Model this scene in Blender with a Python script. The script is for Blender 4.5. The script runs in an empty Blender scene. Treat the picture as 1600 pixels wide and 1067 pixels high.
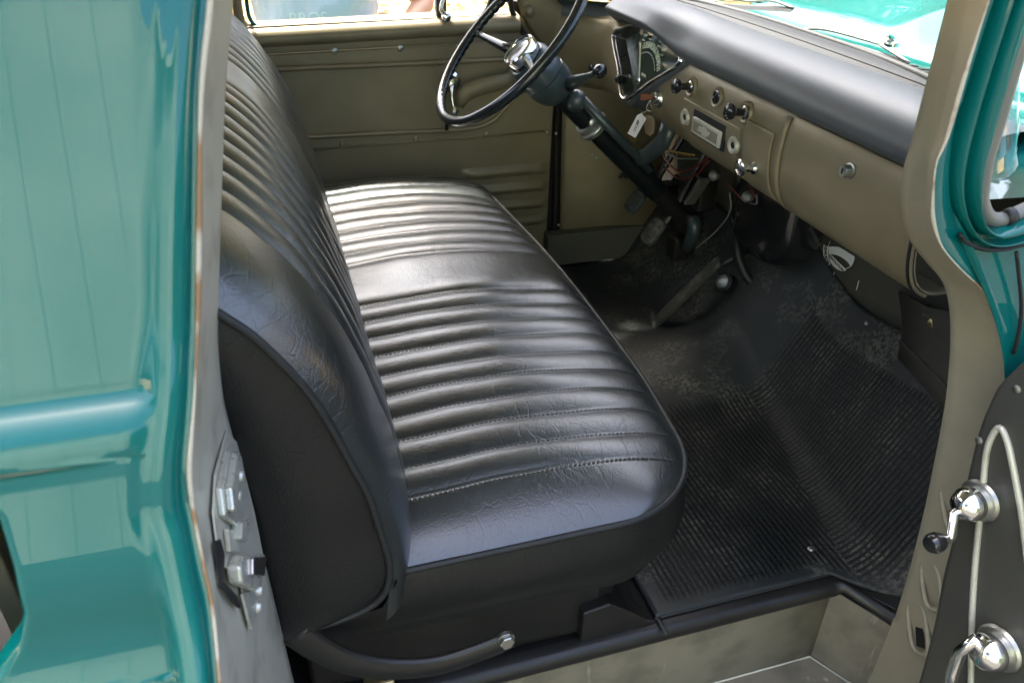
import bpy, bmesh, math, random
from mathutils import Vector, Matrix, noise
S = bpy.context.scene
COL = S.collection
R_ = math.radians
random.seed(7)

# ------------------------------------------------------------ camera, sky, sun, exposure
FPX = 1250.0
def cam_axes(vy=(350, -244), roll=0.02):
    a = Vector((vy[0]-800, vy[1]-533.5, FPX)).normalized()
    h = Vector((math.cos(roll), math.sin(roll), 0))
    z = a.cross(h).normalized()
    if z[1] > 0: z = -z
    x = a.cross(z)
    return x, a, z            # world X, Y, Z seen in camera axes (right, down, forward)
AX, AY, AZ = cam_axes()
CAM = Vector((0, 0, 1.67))
right = Vector((AX[0], AY[0], AZ[0])); down = Vector((AX[1], AY[1], AZ[1])); fwd = Vector((AX[2], AY[2], AZ[2]))
cd = bpy.data.cameras.new('camera'); cam = bpy.data.objects.new('camera', cd); COL.objects.link(cam)
cd.sensor_width = 36; cd.lens = FPX/1600*36; cd.clip_start = 0.02; cd.clip_end = 500
cam.matrix_world = Matrix(((right[0], -down[0], -fwd[0], CAM[0]), (right[1], -down[1], -fwd[1], CAM[1]), (right[2], -down[2], -fwd[2], CAM[2]), (0, 0, 0, 1)))
cd.dof.use_dof = True; cd.dof.focus_distance = 1.35; cd.dof.aperture_fstop = 8
S.camera = cam

W = bpy.data.worlds.new("World"); S.world = W; W.use_nodes = True
nt = W.node_tree
sky = nt.nodes.new('ShaderNodeTexSky'); sky.sky_type = 'NISHITA'; sky.sun_disc = False
SUN_EL, SUN_AZ = R_(62), R_(-14)      # azimuth measured from +Y towards +X
sky.sun_elevation = SUN_EL; sky.sun_rotation = SUN_AZ
sky.air_density = .75; sky.dust_density = 7.5; sky.ozone_density = 1.0
bg = nt.nodes['Background']; bg.inputs[1].default_value = 0.15
nt.links.new(sky.outputs[0], bg.inputs[0])
sd = bpy.data.lights.new('sun', 'SUN'); sd.energy = 2.0; sd.angle = R_(3); sd.color = (1, .95, .86)
so = bpy.data.objects.new('sun', sd); COL.objects.link(so)
sdir = Vector((math.sin(SUN_AZ)*math.cos(SUN_EL), math.cos(SUN_AZ)*math.cos(SUN_EL), math.sin(SUN_EL)))
so.rotation_euler = sdir.to_track_quat('Z', 'Y').to_euler()
S.view_settings.view_transform = 'Standard'; S.view_settings.look = 'None'
S.view_settings.exposure = 2.95; S.view_settings.gamma = 1

# ------------------------------------------------------------ helpers
def at(u, v, ax, val):
    """point of a known real plane (axis ax = val) that the measured sight line (u, v) of the photograph meets"""
    d = right*((u-800)/FPX) + down*((v-533.5)/FPX) + fwd
    return CAM + d*((val-CAM[ax])/d[ax])

def tag(o, label=None, cat=None, group=None, kind=None):
    if label: o['label'] = label
    if cat: o['category'] = cat
    if group: o['group'] = group
    if kind: o['kind'] = kind
    return o
def empty(name, loc=(0, 0, 0), parent=None):
    o = bpy.data.objects.new(name, None); COL.objects.link(o); o.location = loc
    o.empty_display_size = .1
    if parent: par(o, parent)
    return o
def wmat(o): return Matrix.Translation(o.location)      # every empty keeps its world place as its location
def par(o, p):
    o.parent = p; o.matrix_parent_inverse = wmat(p).inverted()
def link(name, me, m, parent=None, smooth=True, loc=None):
    o = bpy.data.objects.new(name, me); COL.objects.link(o)
    if m is not None and not me.materials: me.materials.append(m)
    if smooth:
        me.polygons.foreach_set('use_smooth', [True]*len(me.polygons))
    if parent: par(o, parent)
    return o
def mesh(name, vs, fs, m, parent=None, smooth=True, solid=0, bev=0, off=0, sub=0, auto=None):
    me = bpy.data.meshes.new(name); me.from_pydata([tuple(v) for v in vs], [], fs); me.update()
    bm = bmesh.new(); bm.from_mesh(me); bmesh.ops.recalc_face_normals(bm, faces=bm.faces); bm.to_mesh(me); bm.free()
    o = link(name, me, m, parent, smooth)
    if solid:
        s = o.modifiers.new('s', 'SOLIDIFY'); s.thickness = solid; s.offset = off
    if bev:
        b = o.modifiers.new('b', 'BEVEL'); b.width = bev; b.segments = 3; b.limit_method = 'ANGLE'; b.angle_limit = R_(35)
    if sub:
        s = o.modifiers.new('u', 'SUBSURF'); s.levels = s.render_levels = sub
    return o
def grid(name, rows, m, parent=None, flip=False, **k):
    n = len(rows[0]); vs = [p for r in rows for p in r]; fs = []
    for i in range(len(rows)-1):
        for j in range(n-1):
            f = (i*n+j, i*n+j+1, (i+1)*n+j+1, (i+1)*n+j); fs.append(f[::-1] if flip else f)
    me = bpy.data.meshes.new(name); me.from_pydata([tuple(v) for v in vs], [], fs); me.update()
    o = link(name, me, m, parent, k.pop('smooth', True))
    if k.get('solid'):
        s = o.modifiers.new('s', 'SOLIDIFY'); s.thickness = k['solid']; s.offset = k.get('off', 0)
    if k.get('bev'):
        b = o.modifiers.new('b', 'BEVEL'); b.width = k['bev']; b.segments = 2; b.limit_method = 'ANGLE'; b.angle_limit = R_(40)
    return o
def smoothpts(pts, n=8, closed=False):
    P = [Vector(p) for p in pts]; out = []; L = len(P)
    rng = range(L) if closed else range(L-1)
    for i in rng:
        p1, p2 = P[i], P[(i+1) % L]
        p0 = P[(i-1) % L] if (closed or i > 0) else p1*2-p2
        p3 = P[(i+2) % L] if (closed or i+2 < L) else p2*2-p1
        for k in range(n):
            t = k/n
            out.append(.5*((2*p1)+(p2-p0)*t+(2*p0-5*p1+4*p2-p3)*t*t+(3*p1-p0-3*p2+p3)*t**3))
    if not closed: out.append(P[-1])
    return out
def resample(pts, n):
    P = [Vector(p) for p in pts]; d = [0]
    for a, b in zip(P, P[1:]): d.append(d[-1]+(b-a).length)
    out = []; j = 0
    for k in range(n):
        t = d[-1]*k/(n-1)
        while j < len(d)-2 and d[j+1] < t: j += 1
        s = (t-d[j])/max(1e-9, d[j+1]-d[j]); out.append(P[j].lerp(P[j+1], min(1, max(0, s))))
    return out
def tube_geo(pts, r, segs=10, closed=False, caps=True, flat=None):
    P = [Vector(p) for p in pts]; n = len(P); vs = []; fs = []
    rr = list(r) if isinstance(r, (list, tuple)) else [r]*n
    if len(rr) != n:
        q = len(rr)-1; rr = [rr[min(q-1, int(i*q/(n-1)))]*(1-(i*q/(n-1)-min(q-1, int(i*q/(n-1)))))+rr[min(q-1, int(i*q/(n-1)))+1]*(i*q/(n-1)-min(q-1, int(i*q/(n-1)))) for i in range(n)]
    up = None
    for i in range(n):
        t = (P[(i+1) % n]-P[i-1]) if (closed or 0 < i < n-1) else (P[1]-P[0] if i == 0 else P[-1]-P[-2])
        t.normalize()
        if up is None:
            up = Vector((0, 0, 1)) if abs(t.z) < .9 else Vector((1, 0, 0))
        up = (up-t*up.dot(t)).normalized(); s = t.cross(up)
        for k in range(segs):
            a = 2*math.pi*k/segs
            f1, f2 = (1, 1) if flat is None else flat
            vs.append(P[i]+up*math.cos(a)*rr[i]*f1+s*math.sin(a)*rr[i]*f2)
    m = n if closed else n-1
    for i in range(m):
        for k in range(segs):
            a, b = i*segs+k, i*segs+(k+1) % segs; c, d = ((i+1) % n)*segs+(k+1) % segs, ((i+1) % n)*segs+k
            fs.append((a, b, c, d))
    if caps and not closed:
        fs.append(tuple(range(segs))[::-1]); fs.append(tuple((n-1)*segs+k for k in range(segs)))
    return vs, fs
def tube(name, pts, r, m, parent=None, segs=10, closed=False, smooth_n=0, flat=None, **k):
    if smooth_n: pts = smoothpts(pts, smooth_n, closed)
    vs, fs = tube_geo(pts, r, segs, closed, flat=flat)
    return mesh(name, vs, fs, m, parent, **k)
def frame_from(axis):
    z = Vector(axis).normalized(); x = Vector((0, 1, 0)) if abs(z.y) < .9 else Vector((1, 0, 0))
    x = (x-z*x.dot(z)).normalized(); return x, z.cross(x), z
def lathe(name, org, axis, prof, m, parent=None, segs=28, **k):
    """prof: list of (radius, distance along axis)"""
    x, y, z = frame_from(axis); org = Vector(org); vs = []; fs = []; n = len(prof)
    for r, h in prof:
        for j in range(segs):
            a = 2*math.pi*j/segs; vs.append(org+z*h+(x*math.cos(a)+y*math.sin(a))*max(r, 1e-5))
    for i in range(n-1):
        for j in range(segs):
            fs.append((i*segs+j, i*segs+(j+1) % segs, (i+1)*segs+(j+1) % segs, (i+1)*segs+j))
    fs.append(tuple(range(segs))[::-1]); fs.append(tuple((n-1)*segs+j for j in range(segs)))
    o = mesh(name, vs, fs, m, parent, **k)
    o.data.set_sharp_from_angle(angle=R_(38))
    return o
def box(name, c, s, m, parent=None, bev=.003, rot=None, **k):
    vs = [Vector((x*s[0]/2, y*s[1]/2, z*s[2]/2)) for x in (-1, 1) for y in (-1, 1) for z in (-1, 1)]
    if rot is not None: vs = [rot @ v for v in vs]
    vs = [v+Vector(c) for v in vs]
    fs = [(0, 1, 3, 2), (4, 6, 7, 5), (0, 4, 5, 1), (2, 3, 7, 6), (0, 2, 6, 4), (1, 5, 7, 3)]
    o = mesh(name, vs, fs, m, parent, smooth=False, bev=bev, **k)
    return o
def prism(name, poly, d, m, parent=None, bev=.002, **k):
    """poly: 3-D outline, extruded by the vector d"""
    n = len(poly); d = Vector(d); P = [Vector(p) for p in poly]
    vs = P+[p+d for p in P]; fs = [tuple(range(n)), tuple(range(2*n-1, n-1, -1))]
    fs += [(i, (i+1) % n, n+(i+1) % n, n+i) for i in range(n)]
    return mesh(name, vs, fs, m, parent, smooth=False, bev=bev, **k)
def text(name, s, size, org, xdir, ydir, m, parent=None, depth=.0004, align='CENTER', sx=1):
    c = bpy.data.curves.new(name, 'FONT'); c.body = s; c.size = size; c.extrude = depth; c.align_x = align; c.align_y = 'CENTER'
    o = bpy.data.objects.new(name, c); COL.objects.link(o)
    dg = bpy.context.evaluated_depsgraph_get(); me = bpy.data.meshes.new_from_object(o.evaluated_get(dg)); bpy.data.objects.remove(o)
    x = Vector(xdir).normalized(); y = Vector(ydir); y = (y-x*y.dot(x)).normalized(); z = x.cross(y)
    M = Matrix(((x[0]*sx, y[0], z[0], org[0]), (x[1]*sx, y[1], z[1], org[1]), (x[2]*sx, y[2], z[2], org[2]), (0, 0, 0, 1)))
    me.transform(M); me.materials.clear(); me.name = name
    return link(name, me, m, parent, smooth=False)
def joined(geos):
    vs, fs = [], []
    for v, f in geos:
        b = len(vs); vs += list(v); fs += [tuple(i+b for i in q) for q in f]
    return vs, fs
def sst(a, b, x):
    t = min(1, max(0, (x-a)/(b-a))); return t*t*(3-2*t)
def interp(tab, x):
    if x <= tab[0][0]: return tab[0][1]
    for (a, p), (b, q) in zip(tab, tab[1:]):
        if x <= b: return p+(q-p)*(x-a)/(b-a)
    return tab[-1][1]

# ------------------------------------------------------------ materials
def mat(name, col, rough=.5, metal=0, spec=.5, coat=0, coat_r=.05, bump=None, var=None, rvar=None, trans=0):
    m = bpy.data.materials.new(name); m.use_nodes = True; t = m.node_tree; b = t.nodes['Principled BSDF']
    b.inputs['Base Color'].default_value = (*col, 1); b.inputs['Roughness'].default_value = rough
    b.inputs['Metallic'].default_value = metal; b.inputs['Specular IOR Level'].default_value = spec
    b.inputs['Coat Weight'].default_value = coat; b.inputs['Coat Roughness'].default_value = coat_r
    tc = t.nodes.new('ShaderNodeTexCoord')
    def nz(scale, detail=4, vec=None, stretch=None):
        n = t.nodes.new('ShaderNodeTexNoise'); n.inputs['Scale'].default_value = scale; n.inputs['Detail'].default_value = detail
        if stretch:
            mp = t.nodes.new('ShaderNodeMapping'); mp.inputs['Scale'].default_value = stretch
            t.links.new(tc.outputs['Object'], mp.inputs[0]); t.links.new(mp.outputs[0], n.inputs[0])
        else: t.links.new(tc.outputs['Object'], n.inputs[0])
        return n
    if var:      # (scale, other colour, low, high)
        n = nz(var[0], 6); r = t.nodes.new('ShaderNodeMapRange'); r.inputs[1].default_value = var[2]; r.inputs[2].default_value = var[3]
        mx = t.nodes.new('ShaderNodeMix'); mx.data_type = 'RGBA'; mx.inputs[6].default_value = (*col, 1); mx.inputs[7].default_value = (*var[1], 1)
        t.links.new(n.outputs[0], r.inputs[0]); t.links.new(r.outputs[0], mx.inputs[0]); t.links.new(mx.outputs[2], b.inputs['Base Color'])
    if rvar:     # (scale, min, max)
        n = nz(rvar[0], 5); r = t.nodes.new('ShaderNodeMapRange'); r.inputs[1].default_value = .3; r.inputs[2].default_value = .7
        r.inputs[3].default_value = rvar[1]; r.inputs[4].default_value = rvar[2]
        t.links.new(n.outputs[0], r.inputs[0]); t.links.new(r.outputs[0], b.inputs['Roughness'])
    prev = None
    for bp in (bump or []):   # (scale, strength, distance[, stretch])
        n = nz(bp[0], 5, stretch=bp[3] if len(bp) > 3 else None)
        k = t.nodes.new('ShaderNodeBump'); k.inputs['Strength'].default_value = bp[1]; k.inputs['Distance'].default_value = bp[2]
        t.links.new(n.outputs[0], k.inputs['Height'])
        if prev: t.links.new(prev.outputs[0], k.inputs['Normal'])
        prev = k
    if prev: t.links.new(prev.outputs[0], b.inputs['Normal'])
    m['_'] = 1
    return m

def vinyl_mat(name, col, rough=.34, crease=.5):
    m = mat(name, col, rough, spec=1.0); t = m.node_tree; b = t.nodes['Principled BSDF']; L = t.links
    tc = t.nodes.new('ShaderNodeTexCoord')
    # leather grain
    v = t.nodes.new('ShaderNodeTexVoronoi'); v.inputs['Scale'].default_value = 420; L.new(tc.outputs['Object'], v.inputs['Vector'])
    b1 = t.nodes.new('ShaderNodeBump'); b1.inputs['Strength'].default_value = .40; b1.inputs['Distance'].default_value = .0007
    L.new(v.outputs['Distance'], b1.inputs['Height'])
    # fine creases: thin ridges of distorted cell borders, patchy
    wn = t.nodes.new('ShaderNodeTexNoise'); wn.inputs['Scale'].default_value = 14; wn.inputs['Detail'].default_value = 3
    L.new(tc.outputs['Object'], wn.inputs[0])
    sc = t.nodes.new('ShaderNodeVectorMath'); sc.operation = 'SCALE'; sc.inputs['Scale'].default_value = .035; L.new(wn.outputs['Color'], sc.inputs[0])
    ad = t.nodes.new('ShaderNodeVectorMath'); L.new(tc.outputs['Object'], ad.inputs[0]); L.new(sc.outputs[0], ad.inputs[1])
    mp = t.nodes.new('ShaderNodeMapping'); mp.inputs['Scale'].default_value = (1.0, .30, 1); mp.inputs['Rotation'].default_value = (0, 0, .5)
    L.new(ad.outputs[0], mp.inputs[0])
    prev = b1
    for scl, wdt, st in ((46, .06, crease), (110, .09, crease*.8)):
        c = t.nodes.new('ShaderNodeTexVoronoi'); c.feature = 'DISTANCE_TO_EDGE'; c.inputs['Scale'].default_value = scl
        L.new(mp.outputs[0], c.inputs['Vector'])
        r = t.nodes.new('ShaderNodeMapRange'); r.inputs[1].default_value = 0; r.inputs[2].default_value = wdt; r.inputs[3].default_value = 0; r.inputs[4].default_value = 1
        L.new(c.outputs['Distance'], r.inputs[0])
        ms = t.nodes.new('ShaderNodeTexNoise'); ms.inputs['Scale'].default_value = 9 if scl < 50 else 13; L.new(tc.outputs['Object'], ms.inputs[0])
        mr = t.nodes.new('ShaderNodeMapRange'); mr.inputs[1].default_value = .42; mr.inputs[2].default_value = .60
        L.new(ms.outputs[0], mr.inputs[0])
        mx = t.nodes.new('ShaderNodeMix'); mx.inputs[2].default_value = 1; L.new(mr.outputs[0], mx.inputs[0]); L.new(r.outputs[0], mx.inputs[3])
        k = t.nodes.new('ShaderNodeBump'); k.inputs['Strength'].default_value = st; k.inputs['Distance'].default_value = .0012
        L.new(mx.outputs[0], k.inputs['Height']); L.new(prev.outputs[0], k.inputs['Normal']); prev = k
    # soft puckers
    n = t.nodes.new('ShaderNodeTexNoise'); n.inputs['Scale'].default_value = 16; n.inputs['Detail'].default_value = 2; L.new(tc.outputs['Object'], n.inputs[0])
    k = t.nodes.new('ShaderNodeBump'); k.inputs['Strength'].default_value = .35; k.inputs['Distance'].default_value = .004
    L.new(n.outputs[0], k.inputs['Height']); L.new(prev.outputs[0], k.inputs['Normal']); L.new(k.outputs[0], b.inputs['Normal'])
    rn = t.nodes.new('ShaderNodeTexNoise'); rn.inputs['Scale'].default_value = 6; rn.inputs['Detail'].default_value = 6; L.new(tc.outputs['Object'], rn.inputs[0])
    rr = t.nodes.new('ShaderNodeMapRange'); rr.inputs[1].default_value = .3; rr.inputs[2].default_value = .7; rr.inputs[3].default_value = rough-.06; rr.inputs[4].default_value = rough+.09
    L.new(rn.outputs[0], rr.inputs[0]); L.new(rr.outputs[0], b.inputs['Roughness'])
    return m

M = {}
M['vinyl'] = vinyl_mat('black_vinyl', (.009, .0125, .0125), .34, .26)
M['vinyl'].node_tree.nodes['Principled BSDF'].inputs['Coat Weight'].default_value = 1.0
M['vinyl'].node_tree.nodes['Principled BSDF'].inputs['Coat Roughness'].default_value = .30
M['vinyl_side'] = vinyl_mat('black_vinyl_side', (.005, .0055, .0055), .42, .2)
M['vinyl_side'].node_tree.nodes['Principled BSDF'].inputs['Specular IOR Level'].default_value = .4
M['teal'] = mat('teal_paint', (.001, .108, .098), .3, 0, .05, coat=1, coat_r=.015, bump=[(3, .03, .01)])
M['olive'] = mat('champagne_metal_paint', (.262, .222, .138), .38, .25, .5, bump=[(900, .06, .0004), (14, .05, .004)], rvar=(10, .34, .48), var=(5, (.19, .158, .094), .45, .75))
M['jamb'] = mat('silver_beige_paint', (.52, .51, .42), .42, .3, .5, bump=[(40, .08, .002)], rvar=(14, .36, .5), var=(22, (.30, .28, .21), .5, .8))
M['rust'] = mat('rusty_edge', (.46, .42, .33), .7, 0, .3, bump=[(300, .6, .001)], var=(24, (.26, .15, .075), .50, .62))
M['step'] = mat('step_paint', (.24, .215, .16), .48, .2, .4, bump=[(60, .12, .002)], rvar=(9, .4, .6), var=(16, (.15, .135, .10), .45, .75))
def scuff(m, col, scale=26, lo=.62, hi=.68, stretch=(1, 1, .15)):
    t = m.node_tree; b = t.nodes['Principled BSDF']; tc = t.nodes.new('ShaderNodeTexCoord'); mp = t.nodes.new('ShaderNodeMapping')
    mp.inputs['Scale'].default_value = stretch; mp.inputs['Rotation'].default_value = (.4, .3, .6); n = t.nodes.new('ShaderNodeTexNoise'); n.inputs['Scale'].default_value = scale; n.inputs['Detail'].default_value = 8
    t.links.new(tc.outputs['Object'], mp.inputs[0]); t.links.new(mp.outputs[0], n.inputs[0])
    r = t.nodes.new('ShaderNodeMapRange'); r.inputs[1].default_value = lo; r.inputs[2].default_value = hi; t.links.new(n.outputs[0], r.inputs[0])
    mx = t.nodes.new('ShaderNodeMix'); mx.data_type = 'RGBA'; mx.inputs[7].default_value = (*col, 1)
    src = b.inputs['Base Color'].links[0].from_socket if b.inputs['Base Color'].links else None
    if src: t.links.new(src, mx.inputs[6])
    else: mx.inputs[6].default_value = b.inputs['Base Color'].default_value
    t.links.new(r.outputs[0], mx.inputs[0]); t.links.new(mx.outputs[2], b.inputs['Base Color'])
scuff(M['step'], (.42, .39, .31)); scuff(M['step'], (.12, .105, .08), 14, .62, .80, (1, 1, 1))
M['chrome'] = mat('chrome', (.82, .82, .80), .08, 1, bump=[(30, .04, .002)])
M['steel'] = mat('worn_steel', (.42, .42, .38), .38, 1, bump=[(160, .1, .001)])
M['blackplastic'] = mat('black_plastic', (.012, .012, .013), .18, 0, .5, coat=.4)
M['pad'] = mat('black_dash_pad', (.066, .077, .088), .46, 0, 1.0, bump=[(700, .3, .0006), (5, .06, .02)])
M['shelf'] = mat('shelf_vinyl', (.010, .012, .014), .55, 0, .4, bump=[(700, .3, .0006)])
M['wheelpl'] = mat('wheel_plastic', (.016, .020, .021), .22, 0, .55, coat=.3, bump=[(20, .05, .003)])
M['column'] = mat('column_grey', (.036, .052, .055), .33, 0, .5, coat=.3, bump=[(60, .06, .002)], rvar=(20, .28, .45))
M['column_shade'] = mat('shaded_column_grey', (.006, .009, .010), .5, 0, .3, bump=[(60, .06, .002)], rvar=(20, .3, .5))  # column grey darkened for the lower tube, shade put into the colour
M['rubber'] = mat('black_rubber', (.012, .013, .013), .5, 0, .45, bump=[(200, .1, .001)])
M['gasket'] = mat('grey_gasket', (.16, .16, .14), .42, .2, .5, bump=[(50, .06, .002)])
M['blackmetal'] = mat('black_metal', (.012, .011, .010), .34, 0, .5, bump=[(40, .15, .003)], rvar=(8, .28, .5))
M['olive2'] = mat('jamb_champagne_paint', (.36, .33, .235), .42, .15, .5, bump=[(50, .08, .002)], rvar=(12, .36, .5), var=(9, (.29, .26, .18), .5, .8))
M['steelp'] = mat('painted_striker', (.62, .62, .54), .30, .6, bump=[(60, .15, .002)], rvar=(60, .2, .45))
M['steelw'] = mat('worn_striker_metal', (.40, .40, .42), .25, 1)
M['darkgrey'] = mat('door_trim_grey', (.060, .060, .050), .42, .2, .5, bump=[(200, .05, .001)], rvar=(8, .36, .5))
M['firewall'] = mat('firewall_paint', (.085, .082, .066), .5, .1, .4, bump=[(80, .06, .002)])
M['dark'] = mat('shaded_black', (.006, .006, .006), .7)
M['pedal'] = mat('worn_pedal_rubber', (.05, .052, .042), .55, 0, .4, bump=[(150, .3, .001)], var=(35, (.115, .115, .095), .5, .65))
M['white'] = mat('white_print', (.78, .78, .74), .5)
M['paper'] = mat('white_tag', (.75, .75, .72), .6)
M['ink'] = mat('black_ink', (.01, .01, .01), .6)
M['leather'] = mat('tan_leather', (.20, .15, .085), .6, bump=[(200, .3, .001)])
M['dial'] = mat('dial_face', (.018, .030, .024), .25, 0, .5)
M['dialprint'] = mat('dial_print', (.75, .80, .62), .5)
M['needle'] = mat('needle_ivory', (.55, .58, .36), .4)
M['red'] = mat('red_wire', (.11, .008, .008), .45); M['yellow'] = mat('yellow_wire', (.20, .13, .015), .45)
M['greywire'] = mat('grey_wire', (.12, .12, .11), .4)
M['brass'] = mat('brass_clip', (.45, .36, .18), .35, .9)
M['cloth'] = mat('grey_cloth', (.56, .60, .66), .85, 0, .2, bump=[(500, .3, .001), (11, .6, .03, (1, 1, .3))])
M['skin'] = mat('skin', (.42, .22, .14), .5, 0, .4)
M['denim'] = mat('dark_denim', (.03, .035, .045), .8)
M['thread'] = mat('black_thread', (.07, .075, .075), .5)
def glass_mat(name, tint=(.93, .97, .96), refl=1.0):
    m = bpy.data.materials.new(name); m.use_nodes = True; t = m.node_tree; t.nodes.clear()
    o = t.nodes.new('ShaderNodeOutputMaterial'); mx = t.nodes.new('ShaderNodeMixShader'); tr = t.nodes.new('ShaderNodeBsdfTransparent')
    gl = t.nodes.new('ShaderNodeBsdfGlossy')
    tr.inputs[0].default_value = (*tint, 1); gl.inputs['Roughness'].default_value = .01
    ge = t.nodes.new('ShaderNodeNewGeometry'); dt = t.nodes.new('ShaderNodeVectorMath'); dt.operation = 'DOT_PRODUCT'
    t.links.new(ge.outputs['Normal'], dt.inputs[0]); t.links.new(ge.outputs['Incoming'], dt.inputs[1])
    def mth(op, x, y=None):
        n_ = t.nodes.new('ShaderNodeMath'); n_.operation = op
        t.links.new(x, n_.inputs[0]) if not isinstance(x, (int, float)) else setattr(n_.inputs[0], 'default_value', x)
        if y is not None: t.links.new(y, n_.inputs[1]) if not isinstance(y, (int, float)) else setattr(n_.inputs[1], 'default_value', y)
        return n_.outputs[0]
    c_ = mth('POWER', mth('SUBTRACT', 1.0, mth('ABSOLUTE', dt.outputs['Value'])), 5.0)
    fo = mth('ADD', mth('MULTIPLY', c_, .92), .06)
    t.links.new(fo, mx.inputs[0]); t.links.new(tr.outputs[0], mx.inputs[1]); t.links.new(gl.outputs[0], mx.inputs[2]); t.links.new(mx.outputs[0], o.inputs[0])
    return m
M['glass'] = glass_mat('window_glass')

def mat_rubbermat():
    m = mat('ribbed_rubber_mat', (.020, .0235, .0235), .5, 0, .45); t = m.node_tree; b = t.nodes['Principled BSDF']; L = t.links
    uv = t.nodes.new('ShaderNodeUVMap')
    sp = t.nodes.new('ShaderNodeSeparateXYZ'); L.new(uv.outputs[0], sp.inputs[0])
    def saw(out, pitch, duty):
        a = t.nodes.new('ShaderNodeMath'); a.operation = 'MULTIPLY'; a.inputs[1].default_value = 1/pitch; L.new(out, a.inputs[0])
        f = t.nodes.new('ShaderNodeMath'); f.operation = 'FRACT'; L.new(a.outputs[0], f.inputs[0])
        p = t.nodes.new('ShaderNodeMath'); p.operation = 'PINGPONG'; p.inputs[1].default_value = .5; L.new(f.outputs[0], p.inputs[0])
        r = t.nodes.new('ShaderNodeMapRange'); r.inputs[1].default_value = duty*.5; r.inputs[2].default_value = duty*.5+.12; L.new(p.outputs[0], r.inputs[0])
        return r
    r1 = saw(sp.outputs[0], .0110, .32); r2 = saw(sp.outputs[1], .015, .10)
    q = t.nodes.new('ShaderNodeMapRange'); q.inputs[3].default_value = .55; q.inputs[4].default_value = 1; L.new(r2.outputs[0], q.inputs[0])
    mn = t.nodes.new('ShaderNodeMath'); mn.operation = 'MULTIPLY'; L.new(r1.outputs[0], mn.inputs[0]); L.new(q.outputs[0], mn.inputs[1])
    at_ = t.nodes.new('ShaderNodeAttribute'); at_.attribute_name = 'ribs'
    mx = t.nodes.new('ShaderNodeMix'); mx.inputs[2].default_value = 1; L.new(at_.outputs['Fac'], mx.inputs[0]); L.new(mn.outputs[0], mx.inputs[3])
    tc = t.nodes.new('ShaderNodeTexCoord')
    k = t.nodes.new('ShaderNodeBump'); k.inputs['Strength'].default_value = 1; k.inputs['Distance'].default_value = .0022; L.new(mx.outputs[0], k.inputs['Height'])
    n2 = t.nodes.new('ShaderNodeTexNoise'); n2.inputs['Scale'].default_value = 18; n2.inputs['Detail'].default_value = 6; L.new(tc.outputs['Object'], n2.inputs[0])
    k2 = t.nodes.new('ShaderNodeBump'); k2.inputs['Strength'].default_value = .25; k2.inputs['Distance'].default_value = .006; L.new(n2.outputs[0], k2.inputs['Height']); L.new(k.outputs[0], k2.inputs['Normal'])
    L.new(k2.outputs[0], b.inputs['Normal'])
    # dusty scuffs
    n = t.nodes.new('ShaderNodeTexNoise'); n.inputs['Scale'].default_value = 7; n.inputs['Detail'].default_value = 7; n.inputs['Roughness'].default_value = .65; L.new(tc.outputs['Object'], n.inputs[0])
    r = t.nodes.new('ShaderNodeMapRange'); r.inputs[1].default_value = .48; r.inputs[2].default_value = .64; r.inputs[4].default_value = 1.0; L.new(n.outputs[0], r.inputs[0])
    fine = t.nodes.new('ShaderNodeTexNoise'); fine.inputs['Scale'].default_value = 120; L.new(tc.outputs['Object'], fine.inputs[0])
    ff = t.nodes.new('ShaderNodeMapRange'); ff.inputs[1].default_value = .4; ff.inputs[2].default_value = .6; L.new(fine.outputs[0], ff.inputs[0])
    mm = t.nodes.new('ShaderNodeMath'); mm.operation = 'MULTIPLY'; L.new(r.outputs[0], mm.inputs[0]); L.new(ff.outputs[0], mm.inputs[1])
    c = t.nodes.new('ShaderNodeMix'); c.data_type = 'RGBA'; c.inputs[6].default_value = (.020, .0235, .0235, 1); c.inputs[7].default_value = (.12, .115, .09, 1)
    L.new(mm.outputs[0], c.inputs[0])
    gr = t.nodes.new('ShaderNodeMix'); gr.data_type = 'RGBA'; gr.inputs[6].default_value = (.002, .002, .002, 1); L.new(mx.outputs[0], gr.inputs[0]); L.new(c.outputs[2], gr.inputs[7])  # groove bottoms blackened, their shade put into the colour
    L.new(gr.outputs[2], b.inputs['Base Color'])
    rn = t.nodes.new('ShaderNodeMapRange'); rn.inputs[1].default_value = .35; rn.inputs[2].default_value = .65; rn.inputs[3].default_value = .46; rn.inputs[4].default_value = .7
    L.new(n.outputs[0], rn.inputs[0]); L.new(rn.outputs[0], b.inputs['Roughness'])
    return m
M['mat'] = mat_rubbermat()

# ------------------------------------------------------------ the place around the truck
def ground_mat():
    m = mat('dry_grass_ground', (.36, .27, .13), .9, 0, .2); t = m.node_tree; b = t.nodes['Principled BSDF']; L = t.links
    tc = t.nodes.new('ShaderNodeTexCoord')
    n = t.nodes.new('ShaderNodeTexNoise'); n.inputs['Scale'].default_value = 3.5; n.inputs['Detail'].default_value = 9; n.inputs['Roughness'].default_value = .7
    L.new(tc.outputs['Object'], n.inputs[0])
    r = t.nodes.new('ShaderNodeValToRGB'); e = r.color_ramp.elements
    e[0].position = .34; e[0].color = (.12, .14, .04, 1); e[1].position = .66; e[1].color = (.62, .52, .33, 1)
    x = e.new(.44); x.color = (.34, .20, .07, 1); x = e.new(.54); x.color = (.50, .36, .16, 1)
    L.new(n.outputs[0], r.inputs[0]); L.new(r.outputs[0], b.inputs['Base Color'])
    k = t.nodes.new('ShaderNodeBump'); k.inputs['Distance'].default_value = .05; L.new(n.outputs[0], k.inputs['Height']); L.new(k.outputs[0], b.inputs['Normal'])
    return m
M['ground'] = ground_mat()
n = 60; rows = []
for i in range(n+1):
    rows.append([Vector((-150+300*i/n, -150+300*j/n, -.02)) for j in range(n+1)])
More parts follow.
